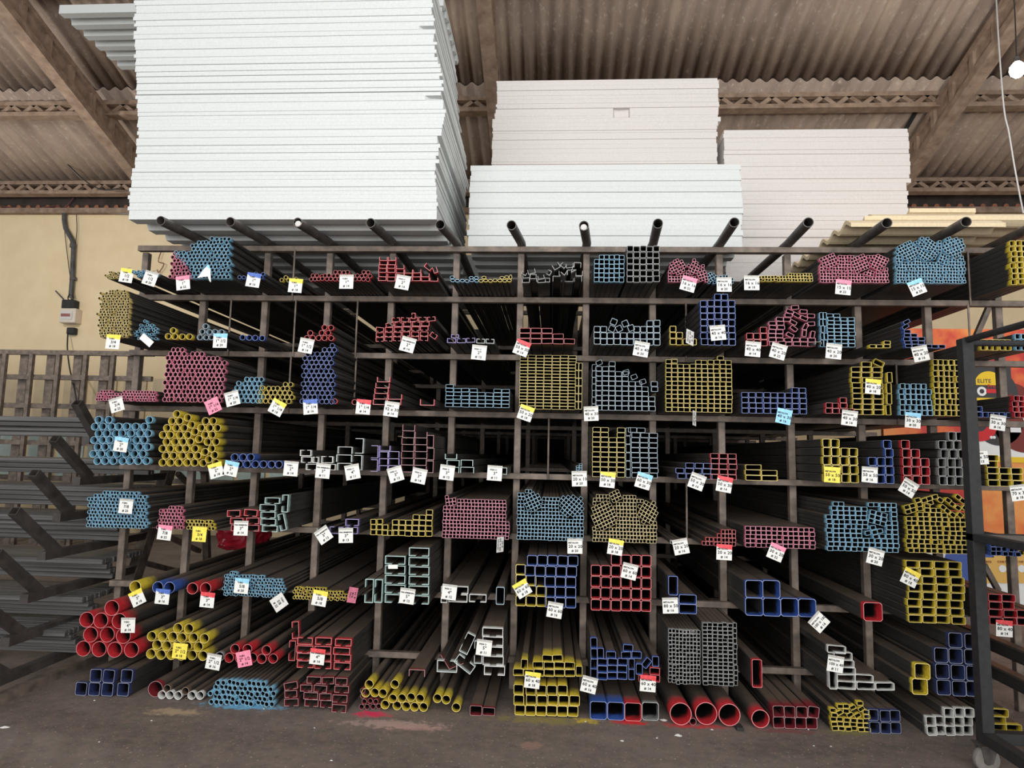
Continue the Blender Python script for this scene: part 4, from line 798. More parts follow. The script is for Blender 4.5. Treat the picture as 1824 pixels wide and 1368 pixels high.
def tag_plane(shelf, x, y):
    best = -.36
    for sh, a, b, Y in BUNDLES:
        if sh == shelf and a <= atY(x, y, Y).x <= b: best = min(best, Y) if best != -.36 else Y
    return best-.046
CARD_W, CARD_H = .0835, .076
def price_tag(shelf, x, y, tilt, head, line, gauge, col, full=False, turn=0.0, order=1):
    p = atY(x, y, tag_plane(shelf, x, y))
    c = MB().box((-CARD_W/2, -.0004, -CARD_H/2), (CARD_W/2, .0004, CARD_H/2)).build('price_tag', tapemat(col) if full else M_paper)
    c.location = p; c.rotation_euler = (0, -math.radians(tilt), math.radians(turn))
    b = MB(); text_into(b, head, .0115 if len(head) < 9 else .0092, -.009 if len(head) < 9 else 0, .0215)
    text_into(b, line, .0235 if len(line) < 8 else .0195, .003, .0015); text_into(b, '# '+gauge, .0185, 0, -.0225)
    t = b.build('lettering', M_ink, c); t.location = (0, -.0008, 0)
    f = MB().box((-CARD_W/2-.001, -.0006, CARD_H/2-.004), (CARD_W/2+.001, .0006, CARD_H/2+.0085)).build('hanger_film', tapemat(col) if col else M_film, c)
    if col and not full:
        w = MB().prism([(-CARD_W/2+random.uniform(0, .03), .0215+.003), (CARD_W/2, .019), (CARD_W/2, CARD_H/2-.004), (-CARD_W/2, CARD_H/2-.004)], 'Y', -.00065, -.0002).build('colour_wash', tapemat(col), c)
        w['label'] = col.replace('_', ' ')+' spray across the card top'
    h = MB().tube([(0, -.0012, CARD_H/2+.003), (.001, .004, CARD_H/2+.016), (0, .024, CARD_H/2+.022)], .0009, 5).build('wire_hook', M_black, c)
    lab = '%s price tag reading %s gauge %s, %s from left, %s' % ((col.replace('_', '-')+('' if full else '-topped')) if col else 'white', line.replace(' x ', 'x').replace('"', '-inch'), gauge, ordw(order), SHELF[shelf][0])
    tag(c, lab, 'price tag', 'price tags on the rack')
order = {}
for T in sorted(TAGS, key=lambda t: (t[0], t[1])):
    order[T[0]] = order.get(T[0], 0)+1
    price_tag(*T[:8], full=len(T) > 8, order=order[T[0]])
def odd_tag(name, shelf, x, y, w, h, tilt, turn, label, line=None, mat=None):
    p = atY(x, y, tag_plane(shelf, x, y)-.02)
    s = (p.y-CAM.y)/F_PX
    c = MB().box((-w*s/2, -.0004, -h*s/2), (w*s/2, .0004, h*s/2)).build(name, mat or M_paper)
    c.location = p; c.rotation_euler = (0, -math.radians(tilt), math.radians(turn))
    if line:
        b = MB(); text_into(b, line[0], .0115, 0, .021); text_into(b, line[1], .021, 0, .0); text_into(b, line[2], .0175, 0, -.022)
        t = b.build('lettering', M_ink, c); t.location = (0, -.0008, 0)
    return tag(c, label, 'price tag', 'price tags on the rack')
odd_tag('price_tag', 2, 261, 606, 27, 13, -38, 0, 'blank white tag tilted on loose light-blue tubes, second shelf')
odd_tag('price_tag', 2, 1229, 601, 26, 25, 84, 48, 'tag turned side-on between yellow tubes, second shelf', (TH, '40 x 40', '# 18'))
odd_tag('price_tag', 3, 1237, 745, 26, 20, 86, 62, 'narrow side-on tag under largest yellow stack, third shelf', (TH, '40 x 30', '# 18'))
odd_tag('price_tag', 5, 891, 970, 26, 22, 88, 62, 'narrow side-on tag below pink bundle, fifth shelf', (TH, '20 x 20', '# 22'))
odd_tag('price_tag', 6, 497, 1073, 26, 24, -58, 40, 'twisted tag reading 5/8 below light-blue bundle, sixth shelf', (TT, '5/8', '# 22'))
odd_tag('price_tag', 6, 628, 1060, 26, 24, 75, 66, 'side-on tag beside three thin red tubes, sixth shelf', (TT, '5/8', '# 14'), tapemat('pink'))
odd_tag('sticker', 6, 700, 1009.5, 17, 7, 2, 0, 'small white sticker on mint channel stack, sixth shelf')
# torn paper hanging from the light-blue tubes
p = atY(365, 487, -.46); s_ = (p.y-CAM.y)/F_PX
b = MB().prism([(-14*s_, -9*s_), (-3*s_, 8*s_), (6*s_, 17*s_), (10*s_, 9*s_), (13*s_, -17*s_), (10*s_, -15*s_), (6*s_, -6*s_), (-4*s_, -7*s_)], 'Y', -.0006, .0006)
o = b.build('paper_tag', M_paper); o.location = p; tag(o, 'torn white paper tag on stepped light-blue bundle, top shelf', 'tag')
MB().prism([(1*s_, 14*s_), (6*s_, 17.4*s_), (10.4*s_, 9*s_), (6.5*s_, 10*s_)], 'Y', -.0011, -.0007).build('colour_wash', tapemat('light_blue'), o)

# ================================================================== foam sheets stacked over the rack
Z0 = BEAM[0]+2*PIPE_R+.001
def lerp(tb, y):
    if y >= tb[0][0]: return tb[0][1]
    for (ya, a), (yb, b) in zip(tb, tb[1:]):
        if y >= yb: return a+(b-a)*(ya-y)/(ya-yb)
    return tb[-1][1]
def sheet(x0, x1, y0, y1, z, t, mat, label, group, notch=None, chip=0):
    o = [(x0, y0), (x1, y0), (x1, y1), (x0, y1)]
    if chip: o = [(x0, y0), (x1-chip, y0), (x1-chip*.72, y0+.035), (x1, y0+.045), (x1, y1), (x0, y1)]
    if notch: a, w, d = notch; o = [(x0, y0), (a, y0), (a+.012, y0+d*.8), (a+.4*w, y0+d), (a+w, y0+d*.7), (a+w+.006, y0), (x1, y0), (x1, y1), (x0, y1)]
    b = MB().prism(o, 'Z', z, z+t).build('foam_sheet', mat, bevel=.0014)
    return tag(b, label, 'foam sheet', group)
def ribbed(x0, x1, y0, y1, z, h, mat, label, group, period=.20, name='ribbed_foam_board', wave=False):
    """flat on top, long ribs underneath running from side to side"""
    lo = []; Y = y0; k = 0
    if wave:
        n = int((y1-y0)/.02)
        lo = [(y0+(y1-y0)*i/n, z+h*.42+h*.42*math.sin(2*math.pi*(y0+(y1-y0)*i/n)/period)) for i in range(n+1)]
        up = [(a, c+h*.55) for a, c in reversed(lo)]; out = lo+up
    else:
        while Y < y1-.01:
            for dy, zz in ((0, z), (.42, z), (.52, z+h*.6), (.90, z+h*.6)):
                if Y+dy*period < y1-.005: lo.append((Y+dy*period, zz))
            Y += period
        lo.append((y1, lo[-1][1])); out = lo+[(y1, z+h), (y0, z+h)]
    b = MB().prism(out, 'X', x0, x1).build(name, mat, bevel=0)
    return tag(b, label, 'foam board', group)
# tall stack
YF = -.33
Lx = [(400, 228), (340, 229), (300, 235), (250, 243), (200, 248), (100, 245), (-100, 244)]
Rx = [(400, 778), (340, 778), (300, 776), (250, 781), (215, 786), (185, 794), (150, 790), (80, 786), (60, 776), (-100, 770)]
ribbed(atY(230, 380, YF).x, atY(778, 380, YF).x, YF, 1.2, Z0, .058, M_foam, 'ribbed white foam board, bottom of the tall foam stack', 'foam in the tall stack')
z = Z0+.0585; k = 0
while z < 4.42:
    k += 1
    y = 812-(z-CAM.z)*F_PX/(YF-CAM.y)
    t = .0245 if z < 3.5 else random.choice((.019, .0245, .0245, .030))
    xa, xb = atY(lerp(Lx, y), y, YF).x+random.gauss(0, .006), atY(lerp(Rx, y), y, YF).x+random.gauss(0, .007)
    yy = YF+random.gauss(0, .0026); bk = lerp([(400, 1.17), (300, 1.10), (260, .98), (200, .76), (100, .84), (0, .76)], y)+.04*math.sin(k*.5)+random.gauss(0, .022)
    if k % 5 == 0: bk += .03
    sheet(xa, xb, yy, bk, z, t, M_foam, 'white foam sheet, %s from the bottom of the tall foam stack' % ordw(k), 'foam in the tall stack', chip=.10 if k in (29, 47) else 0)
    z += t+.0002+(.005 if k in (35, 30) else 0)
# blocks behind the tall stack, topped by a ribbed board that sticks out
z = Z0; k = 0
while z < 4.76:
    k += 1; sheet(.25, 2.25 if k < 3 else 1.72, 1.32+random.gauss(0, .006), 2.15, z, .148, M_foam, 'thick white foam block, %s up, behind the tall foam stack' % ordw(k), 'foam blocks behind the tall stack'); z += .1486
xl_ = atY(105, 20, 1.3).x
zt_ = atY(105, 24, 1.3).z
if zt_ > z: sheet(.25, 1.72, 1.32, 2.15, z, zt_-z-.0005, M_foam, 'top white foam block under the jutting board', 'foam blocks behind the tall stack')
ribbed(xl_, 1.74, 1.30, 2.25, max(z, zt_), .085, M_foam, 'ribbed white foam board jutting out past the tall foam stack', None, period=.165)
# low middle stack, in front of two others
Ym = .22
xm0, xm1 = atY(836, 360, Ym).x, atY(1321, 360, Ym).x
ribbed(xm0, xm1, Ym, .92, Z0, .05, M_foam, 'ribbed white foam board, bottom of the low middle foam stack', 'foam in the low middle stack')
z = Z0+.0505; k = 0; zt = atY(1080, 297, Ym).z
while z < zt-.02:
    k += 1; t = .0385
    sheet(xm0+random.gauss(0, .004), xm1+random.gauss(0, .006), Ym+random.gauss(0, .004), .9+random.gauss(0, .015), z, t, M_foam, 'white foam sheet, %s from the bottom of the low middle stack' % ordw(k), 'foam in the low middle stack'); z += t+.0002
Yu = 1.02
z = Z0; k = 0; zt = atY(1080, 141, Yu).z
while z < zt-.01:
    k += 1; t = random.choice((.019, .024, .030, .038)); y = atY(1080, 140, Yu)
    py = 820-(z-CAM.z)*F_PX/(Yu-CAM.y)
    xa = atY(884 if py < 185 else (881 if py < 200 else 878), 200, Yu).x+random.gauss(0, .004); xb = atY(1280 if py < 200 else (1284 if py < 212 else 1277), 200, Yu).x+random.gauss(0, .005)
    nt_ = (atY(1092, 190, Yu).x, .13, .035) if 182 < py < 199 else None
    sheet(xa, xb, Yu+random.gauss(0, .004), 1.95+random.gauss(0, .02), z, t, M_foamw, 'white foam sheet, %s from the bottom of the high middle stack' % ordw(k), 'foam in the high middle stack', notch=nt_); z += t+.0002
Yr = 1.05
z = Z0; k = 0; zt = atY(1450, 235, Yr).z
xr0 = atY(1289, 300, Yr).x
while z < zt-.01:
    k += 1; t = .0345 if k > 3 else .04
    py = 826-(z-CAM.z)*F_PX/(Yr-CAM.y)
    xb = atY(1619 if py < 250 else (1621 if py < 330 else 1615), 300, Yr).x+random.gauss(0, .006)
    sheet(xr0+random.uniform(0, .008), xb, Yr+random.gauss(0, .004), 1.95+random.gauss(0, .02), z, t, M_foamw, 'white foam sheet, %s from the bottom of the far white stack' % ordw(k), 'foam in the far white stack'); z += t+.0002
# cream boards with wavy edges
gc = 'cream wavy boards over the rack end'
for (xa, xb, ya, yb, zz, lab) in ((atY(1516, 405, -.2).x, atY(1792, 405, -.2).x, -.2, .86, Z0, 'lowest cream foam board with wavy edge over the rack end'),
                              (atY(1540, 392, -.1).x, 6.35, -.1, .95, Z0+.052, 'second cream foam board, longest, over the rack end'),
                              (atY(1556, 386, -.02).x, 6.25, -.02, .95, Z0+.104, 'third cream foam board from below over the rack end'),
                              (atY(1620, 372, .06).x, atY(1738, 372, .06).x, .06, .9, Z0+.156, 'short topmost cream foam board over the rack end')):
    ribbed(xa, xb, ya, yb, zz, .047, M_cream, lab, gc, period=.17, wave=True, name='wavy_foam_board')

# ================================================================== low cantilever rack with long bars, beside the pipe rack
cr = empty('cantilever_rack', (-1.3, .1, 0), 'brown cantilever rack with sloping arms carrying long dark bars', 'rack')
M_arm = plain('dark_arm_steel', (0.028, 0.024, 0.022, 1), (0.075, 0.062, 0.054, 1), 12, .55)
def crp(b, name, mat=None, bevel=0):
    mat = mat or (M_arm if name == 'arm' else M_rack)
    o = b.build(name, mat, cr, bevel=bevel); o.location = -cr.location; return o
def square_pipe(b, a, c, w, t=.006):
    a = Vector(a); c = Vector(c); d = (c-a).normalized(); r = d.cross(Vector((1, 0, 0))).normalized(); x = Vector((1, 0, 0))
    v = []
    for p in (a, c):
        for hw in (w/2, w/2-t): v += [p+x*(hw*i)+r*(hw*j) for i, j in ((-1, -1), (1, -1), (1, 1), (-1, 1))]
    f = []
    for k in range(4):
        q = (k+1) % 4
        f += [(k, q, 4+q, 4+k), (8+k, 12+k, 12+q, 8+q), (k, 8+k, 8+q, q), (4+k, 4+q, 12+q, 12+k)]
    f.append((8, 9, 10, 11))
    b.add(v, f)
CT = [((137, 717), (168, 772)), ((97, 781), (152, 843)), ((60, 842), (118, 906)), ((25, 910), (92, 973)), ((-8, 985), (62, 1047)), ((-45, 1068), (30, 1122)), ((-82, 1150), (0, 1196))]
HZ = lambda x: 818+.022*(x-976)
arms = []
for i, ((xa, ya), (xb, yb)) in enumerate(CT):
    XC = -.25; at_x = lambda x, y: CAM+ray(x, y)*((XC-CAM.x)/ray(x, y).x)
    A, B = at_x(xa, ya), at_x(xb, yb)
    arms.append((A, B))
for col_x in (0, -2.1):
    for i, (A, B) in enumerate(arms):
        d = Vector((col_x, 0, 0)); b = MB(); square_pipe(b, A+d, B+d+(B-A)*.13, .050, .004); crp(b, 'arm')
    T, Bm = arms[0][1], arms[-1][1]
    yz = lambda z, d: Bm.y+(T.y-Bm.y)*(z-Bm.z)/(T.z-Bm.z)+d
    b = MB(); b.bar((T.x+col_x, yz(1.75, .99), 1.75), (Bm.x+col_x, yz(0, .99), .0), .07, .09, up=(0, 1, 0)); crp(b, 'column')
    b = MB(); b.bar((T.x+col_x+.0, T.y+1.35, 1.6), (Bm.x+col_x+.0, T.y+1.65, 0), .05, .05, up=(0, 1, 0)); crp(b, 'column')
    for i in range(7):
        P = arms[i][1]
        b = MB(); b.box((P.x+col_x-.0252, P.y-.075, P.z-.072), (P.x+col_x+.0252, P.y+.97, P.z-.022)); crp(b, 'arm')
        if i < 6:
            Q = arms[i+1][1]; b = MB(); b.bar((P.x+col_x, P.y+1.06, P.z-.03), (Q.x+col_x, T.y+1.43, Q.z-.05), .035, .035); crp(b, 'brace')
    b = MB(); b.box((Bm.x+col_x-.035, Bm.y-.12, 0), (Bm.x+col_x+.035, T.y+1.7, .045)); crp(b, 'foot')
M_bar = plain('dark_mill_bar', (0.035, 0.033, 0.032, 1), (0.16, 0.153, 0.147, 1), 7, .38, .1, stretch=(.15, 12, 12))
nb = 0
for i, (A, B) in enumerate(arms):
    rows = (4, 3, 4, 5, 4, 4, 5)[i]; cols_ = 12; hb = .034; wb_ = .036; xr = (-.07, -.09, -.06, -.08, -.07, -.10, -.09)[i]
    for r in range(rows):
        z = B.z-.021+r*(hb+.001); yf = A.y+(B.y-A.y)*min(1, max(0, (A.z-z)/(A.z-B.z)))+.42
        for c_ in range(cols_):
            y = yf+c_*(wb_+.0015)+random.uniform(0, .004)
            if y+wb_ > B.y+.90 or (r < rows-1 and c_ > 1): continue
            x1 = xr-abs(random.gauss(0, .006)); x0 = -4.4
            b = MB(); b.box((x0, y, z), (x1, y+wb_-.004, z+hb)); o = b.build('long_bar', M_bar, bevel=.004); nb += 1
            tag(o, 'dark long bar, %s back in layer %s, %s tier of the cantilever rack' % (ordw(c_+1), 'one two three four five six'.split()[r], ordw(i+1)), 'steel bar', 'long bars on the cantilever rack')
# ladder-like steel frame standing behind it
lf = empty('steel_frame_rack', (-3.5, 4.9, 0), 'dark steel frame with close upright posts standing against the back wall', 'rack')
def lfp(b, name):
    o = b.build(name, M_rack, lf); o.location = -lf.location
Yf = 4.9
zt = atY(100, 626, Yf).z; z1 = atY(100, 670, Yf).z; z2 = atY(100, 721, Yf).z; z3 = atY(80, 786, Yf).z
x_r = atY(232, 640, Yf).x
for zz in (zt, z1, z2, z3):
    b = MB(); b.box((-7.2, Yf-.03, zz-.055), (x_r+.35, Yf+.03, zz+.015)); lfp(b, 'rail')
xx = x_r
for k in range(11):
    b = MB(); b.box((xx-.062, Yf+.032, 0), (xx+.062, Yf+.15, zt-.05)); lfp(b, 'post')
    b = MB(); b.box((xx+.17, Yf-.085, 0), (xx+.225, Yf-.031, zt-.05)); lfp(b, 'post')
    xx -= .41
# pale boarded and glazed openings low in the back wall
M_board = plain('pale_board', (0.56, 0.45, 0.29, 1), (0.66, 0.54, 0.36, 1), 5, .8)
M_gl = plain('pale_green_glass', (0.42, 0.55, 0.50, 1), (0.60, 0.70, 0.64, 1), 6, .25)
wz0, wz1 = .9, 2.55
w1 = empty('window_1', (-4.2, WALL_Y, 1.6), 'glazed strip low in the back wall behind the frame', 'window'); w1['kind'] = 'structure'
def wp(b, name, mat):
    o = b.build(name, mat, w1); o.location = -w1.location; o['kind'] = 'structure'
for k in range(13):
    x = -1.3-.52*k
    b = MB(); b.box((x, WALL_Y-.03, wz0), (x+.44, WALL_Y-.012, 1.72)); wp(b, 'pane', M_gl)
    b = MB(); b.box((x, WALL_Y-.03, 1.80), (x+.40, WALL_Y-.012, wz1)); wp(b, 'board', M_board)
b = MB(); b.box((-8.2, WALL_Y-.02, 1.72), (-.8, WALL_Y-.003, 1.80)); b.box((-8.2, WALL_Y-.02, wz0-.08), (-.8, WALL_Y-.003, wz0)); wp(b, 'window_frame', M_rack)
# red wrapped bale between the racks
b = MB(); v = []; nu, nv = 44, 22
bx = CAM.x+(428-976)/F_PX*5.5; by = CAM.y+5.5
for j in range(nv+1):
    for i in range(nu):
        a = 2*math.pi*i/nu; t = -math.pi/2+math.pi*j/nv; r = 1+random.gauss(0, .04)+.07*math.sin(3*a+2*t)+.05*math.sin(7*a-5*t)
        c = abs(math.cos(t))**.6; sn_ = math.copysign(abs(math.sin(t))**.6, math.sin(t))
        v.append((bx+.19*c*math.copysign(abs(math.cos(a))**.6, math.cos(a))*r, by+.17*c*math.copysign(abs(math.sin(a))**.6, math.sin(a))*r, BEAM[6]+.002+.105+.105*sn_*(r if abs(t) < 1.2 else 1)))
b.add(v, [(j*nu+i, j*nu+(i+1) % nu, (j+1)*nu+(i+1) % nu, (j+1)*nu+i) for j in range(nv) for i in range(nu)])
o = b.build('wrapped_bale', plain('red_plastic_wrap', (0.42, 0.012, 0.03, 1), (0.62, 0.03, 0.06, 1), 14, .22)); tag(o, 'crumpled red plastic wrapped bale inside the rack by the cantilever rack', 'bale')

# ================================================================== fittings on the back wall
Yw = WALL_Y-.062
def wpt(x, y, Y=Yw): return atY(x, y, Y)
cb = MB().tube([wpt(115, 374), wpt(114.5, 392), wpt(117, 407), wpt(129, 428), wpt(131, 440), wpt(129, 495), wpt(126, 530)], .038, 12).build('conduit', plain('black_conduit', (0.03, 0.03, 0.032, 1), (0.09, 0.088, 0.085, 1), 8, .5), smooth=True)
tag(cb, 'dark cable conduit running down the cream wall', 'conduit')
for yy in (438, 496):
    q = wpt(130, yy, Yw); o = MB().tube([(q.x, q.y, q.z-.03), (q.x, q.y, q.z+.03)], .05, 12).build('clamp', M_armtube, cb)
mb_ = empty('breaker_box', wpt(120, 575), 'white breaker box on the cream wall under the conduit', 'electrical box')
q0, q1 = wpt(104, 574.5, WALL_Y-.16), wpt(135, 549, WALL_Y-.16)
def mbp(b, n, m, bevel=0):
    o = b.build(n, m, mb_, bevel=bevel); o.location = -mb_.location; return o
mbp(MB().box((q0.x, WALL_Y-.16, q0.z), (q1.x, WALL_Y-.001, q1.z)), 'body', plain('off_white_plastic', (0.66, 0.57, 0.47, 1), (0.72, 0.63, 0.53, 1), 5, .5), .01)
fw, fh = q1.x-q0.x, q1.z-q0.z
mbp(MB().box((q0.x+fw*.1, WALL_Y-.168, q0.z+fh*.22), (q1.x-fw*.18, WALL_Y-.161, q1.z-fh*.2)), 'cover', plain('pale_cover', (0.62, 0.60, 0.58, 1)))
b = MB()
for i in range(9): b.box((q0.x+fw*(.14+.065*i), WALL_Y-.172, q0.z+fh*.42), (q0.x+fw*(.185+.065*i), WALL_Y-.169, q0.z+fh*.62))
mbp(b, 'breaker', plain('red_breaker', (0.30, 0.05, 0.04, 1)))
def small_box(x0, y0, x1, y1, name, label, cat, dep=.14):
    a, c = wpt(x0, y1, WALL_Y-dep), wpt(x1, y0, WALL_Y-dep)
    o = MB().box((a.x, WALL_Y-dep, a.z), (c.x, WALL_Y-.002, c.z)).build(name, M_black, bevel=.012); return tag(o, label, cat)
r_ = small_box(108, 533.5, 132, 549, 'router', 'black router with aerials on top of the breaker box', 'router')
for (xa, ya, xb, yb) in ((113, 533, 99, 518), (127, 535, 128, 520)):
    MB().tube([wpt(xa, ya, WALL_Y-.1), wpt(xb, yb, WALL_Y-.12)], .012, 8).build('aerial', M_armtube, r_)
b = MB()
q = wpt(126, 530, WALL_Y-.1)
for k in range(16):
    a0, a1 = 2*math.pi*k/16, 2*math.pi*(k+1)/16
    b.bar((q.x+.05*math.cos(a0), q.y, q.z+.055*math.sin(a0)), (q.x+.05*math.cos(a1), q.y, q.z+.055*math.sin(a1)), .012, .012)
b.build('cable_loop', M_black, r_)
small_box(117, 583, 132, 595, 'power_socket', 'small black power socket under the breaker box', 'socket', .10)
def cable(name, pts, r, label, mat=M_black, Y=Yw, cat='cable'):
    P = [atY(q[0], q[1], q[2] if len(q) > 2 else Y) for q in pts]; sm = []
    for i in range(len(P)-1):
        p0, p1, p2, p3 = P[max(i-1, 0)], P[i], P[i+1], P[min(i+2, len(P)-1)]
        for k in range(5):
            t = k/5; sm.append(.5*((2*p1)+(p2-p0)*t+(2*p0-5*p1+4*p2-p3)*t*t+(3*p1-p0-3*p2+p3)*t*t*t))
    sm.append(P[-1])
    return tag(MB().tube(sm, r, 6).build(name, mat, smooth=True), label, cat)
cable('power_cable', [(121, 592, 6.31), (120, 620, 6.1), (124, 655, 5.4), (132, 690, 4.85), (137, 718, 4.80)], .011, 'thin black cable hanging from the socket down past the frame', Y=4.8)
cable('wall_cable', [(-10, 372), (60, 376), (110, 374), (180, 378), (250, 382)], .016, 'grey cable strung along the top of the back wall', plain('grey_cable', (.30, .29, .28, 1)))
cable('wall_cable', [(-10, 366), (50, 372), (100, 367), (112, 372), (125, 360), (131, 352)], .010, 'red-brown cable looping along the wall top to the conduit', plain('red_brown_cable', (.16, .05, .05, 1)))
cable('thin_wire', [(113, 384), (116, 420), (122, 470), (126, 500)], .006, 'thin loose wire beside the conduit on the wall')
cable('thin_wire', [(136, 382), (137, 410), (134, 440)], .006, 'short thin wire to the other side of the conduit')
cable('thin_wire', [(290, 440), (282, 465), (292, 470), (283, 485), (280, 480)], .008, 'tangle of reddish wire on the wall by the rack top', plain('reddish_wire', (.20, .08, .06, 1)))
cable('roof_wire', [(68, 190), (80, 225), (100, 268), (128, 300), (160, 328), (185, 338), (210, 336)], .010, 'black wire sagging under the roof from purlin to purlin', Y=5.7)

# ================================================================== advertising hoarding beyond the rack
Yd = 2.75
hx0, hx1 = atY(1575, 800, Yd).x, 9.6
hz1 = atY(1720, 586, Yd).z; hz0 = atY(1720, 1075, Yd).z
ho = empty('advertising_board', ((hx0+hx1)/2, Yd, 0), 'orange and black advertising board for cutting discs behind the rack end', 'advertising board')
def hop(b, name, mat, label=None):
    o = b.build(name, mat, ho); o.location = -ho.location
    if label: o['label'] = label
    return o
m, nt, bs = newmat('orange_print')
nz = noise(nt, 1.6, 5); nt.links.new(ramp(nt, nz, [(0.30, srgb(150, 30, 30)), (0.42, srgb(205, 62, 50)), (0.5, srgb(228, 120, 60)), (0.62, srgb(238, 160, 84)), (0.75, srgb(226, 130, 60))]), bs.inputs['Base Color']); bs.inputs['Roughness'].default_value = .5
hop(MB().box((hx0, Yd, 0.04), (hx1, Yd+.05, hz1)), 'panel', m)
hop(MB().box((hx0+.1, Yd+.02, 0), (hx0+.18, Yd+.12, .3)), 'leg', M_black); hop(MB().box((hx1-.2, Yd+.02, 0), (hx1-.12, Yd+.12, .3)), 'leg', M_black)
M_white = plain('white_print', srgb(232, 232, 230)); M_yel = plain('yellow_print', srgb(236, 196, 44)); M_charc = plain('charcoal_print', srgb(62, 60, 62)); M_redp = plain('red_print', srgb(205, 42, 46)); M_wine = plain('wine_print', srgb(120, 48, 40)); M_gold = plain('gold_print', srgb(224, 178, 96)); M_bluep = plain('blue_print', srgb(70, 92, 160))
def disc(px, py, rpx, mat, layer, name='printed_disc', hole=0, ang=(0, 360), n=36):
    Y = Yd-.001-.0012*layer; c = atY(px, py, Y); r = rpx*(Y-CAM.y)/F_PX; b = MB(); h = hole*(Y-CAM.y)/F_PX
    pts = [(c.x+r*math.cos(math.radians(ang[0]+(ang[1]-ang[0])*k/n)), c.z+r*math.sin(math.radians(ang[0]+(ang[1]-ang[0])*k/n))) for k in range(n+1)]
    if h:
        inn = [(c.x+h*math.cos(math.radians(ang[0]+(ang[1]-ang[0])*k/n)), c.z+h*math.sin(math.radians(ang[0]+(ang[1]-ang[0])*k/n))) for k in range(n+1)]
        b.add([(x, Y, z) for x, z in pts+inn], [(k, k+1, n+2+k, n+1+k) for k in range(n)])
    else: b.add([(x, Y, z) for x, z in pts]+[(c.x, Y, c.z)], [(k, k+1, n+1) for k in range(n)])
    return hop(b, name, mat)
def panel(x0, y0, x1, y1, mat, layer, name='printed_panel'):
    Y = Yd-.001-.0012*layer; a, c = atY(x0, y1, Y), atY(x1, y0, Y)
    return hop(MB().add([(a.x, Y, a.z), (c.x, Y, a.z), (c.x, Y, c.z), (a.x, Y, c.z)], [(0, 1, 2, 3)]), name, mat)
def words(px, py, s, hpx, mat, layer, name='lettering'):
    Y = Yd-.001-.0012*layer; c = atY(px, py, Y); b = MB(); k = (Y-CAM.y)/F_PX
    text_into(b, s, hpx*k*1.4, 0, 0, .0008)
    o = b.build(name, mat, ho); o.location = c-ho.location; return o
panel(1722, 652, 1800, 735, M_charc, 1); disc(1764, 702, 46, M_charc, 2); disc(1762, 686, 24, M_yel, 3, ang=(0, 180)); words(1753, 679, 'ELITE', 6.5, M_charc, 4); words(1766, 688, 'Pro', 6, M_redp, 4)
disc(1749, 697, 8, M_white, 4, hole=4); panel(1757, 693, 1778, 700, M_redp, 4); panel(1732, 709, 1778, 714, M_yel, 4)
disc(1800, 725, 42, M_wine, 1); panel(1722, 735, 1850, 820, M_white, 2); disc(1744, 755, 30, M_redp, 5, hole=13); disc(1778, 752, 40, M_charc, 4, ang=(190, 350)); panel(1800, 752, 1818, 770, M_white, 5, 'barcode'); words(1814, 759, 'G-AGUI', 4, M_white, 6)
disc(1825, 752, 52, M_wine, 4, ang=(110, 275)); panel(1722, 815, 1850, 822, M_yel, 4)
for k in range(2): disc(1766+5*k, 779, 2.6, M_white, 6)
panel(1590, 984, 1860, 1090, M_white, 2); disc(1720, 1002, 34, M_bluep, 4); 
for q_, xx in enumerate((1757, 1786, 1820)): disc(xx, 1013, 24, M_gold, 5+q_); disc(xx, 1013, 6, M_white, 9); words(xx, 1001, 'CORTE', 3.5, M_wine, 9)
panel(1735, 985, 1770, 992, M_bluep, 6)

# ================================================================== black trolley frame in front of the rack end
ct = empty('trolley', (atY(1735, 1300, -.78).x+.4, -.9, 0), 'black steel trolley frame on casters beside the rack end', 'trolley')
def ctp(b, name, mat=M_black, bevel=.002, smooth=False):
    o = b.build(name, mat, ct, bevel=bevel, smooth=smooth); o.location = -ct.location; return o
Yc = -.75
px = atY(1734, 900, Yc).x; ptop = atY(1722, 604, Yc).z; zb = atY(1742, 1302, Yc).z; zs_ = atY(1735, 950, Yc).z
CX1 = px+1.15; CY1 = Yc-.70
for (x, y) in ((px, Yc), (CX1, Yc), (px, CY1), (CX1, CY1)):
    ctp(MB().box((x-.027, y-.027, zb), (x+.027, y+.027, ptop)), 'post')
ct_r = .016
for zz, r0 in ((ptop-.02, ct_r),):
    ctp(MB().tube([(px, Yc, zz), (CX1, Yc, zz)], r0, 10), 'rail', bevel=0); ctp(MB().tube([(px, Yc, zz+.012), (px, CY1, zz+.012)], r0, 10), 'rail', bevel=0)
    ctp(MB().tube([(px, CY1, zz), (CX1, CY1, zz)], r0, 10), 'rail', bevel=0); ctp(MB().tube([(CX1, Yc, zz+.012), (CX1, CY1, zz+.012)], r0, 10), 'rail', bevel=0)
for zz, hh in ((zb, .05), (zs_, .035)):
    ctp(MB().box((px-.027, CY1-.03, zz-hh), (px+.027, Yc+.03, zz)), 'rail'); ctp(MB().box((CX1-.027, CY1-.03, zz-hh), (CX1+.027, Yc+.03, zz)), 'rail')
    ctp(MB().box((px+.027, Yc-.025, zz-hh), (CX1-.027, Yc+.025, zz)), 'rail'); ctp(MB().box((px+.027, CY1-.025, zz-hh), (CX1-.027, CY1+.025, zz)), 'rail')
ctp(MB().box((px+.03, CY1+.03, zs_-.008), (CX1-.03, Yc-.03, zs_-.002)), 'shelf_plate', plain('dusty_mesh_plate', (0.10, 0.09, 0.08, 1), (0.30, 0.27, 0.24, 1), 120, .8), 0)
M_rub = plain('grey_rubber', (0.16, 0.145, 0.13, 1), (0.22, 0.20, 0.18, 1), 30, .7)
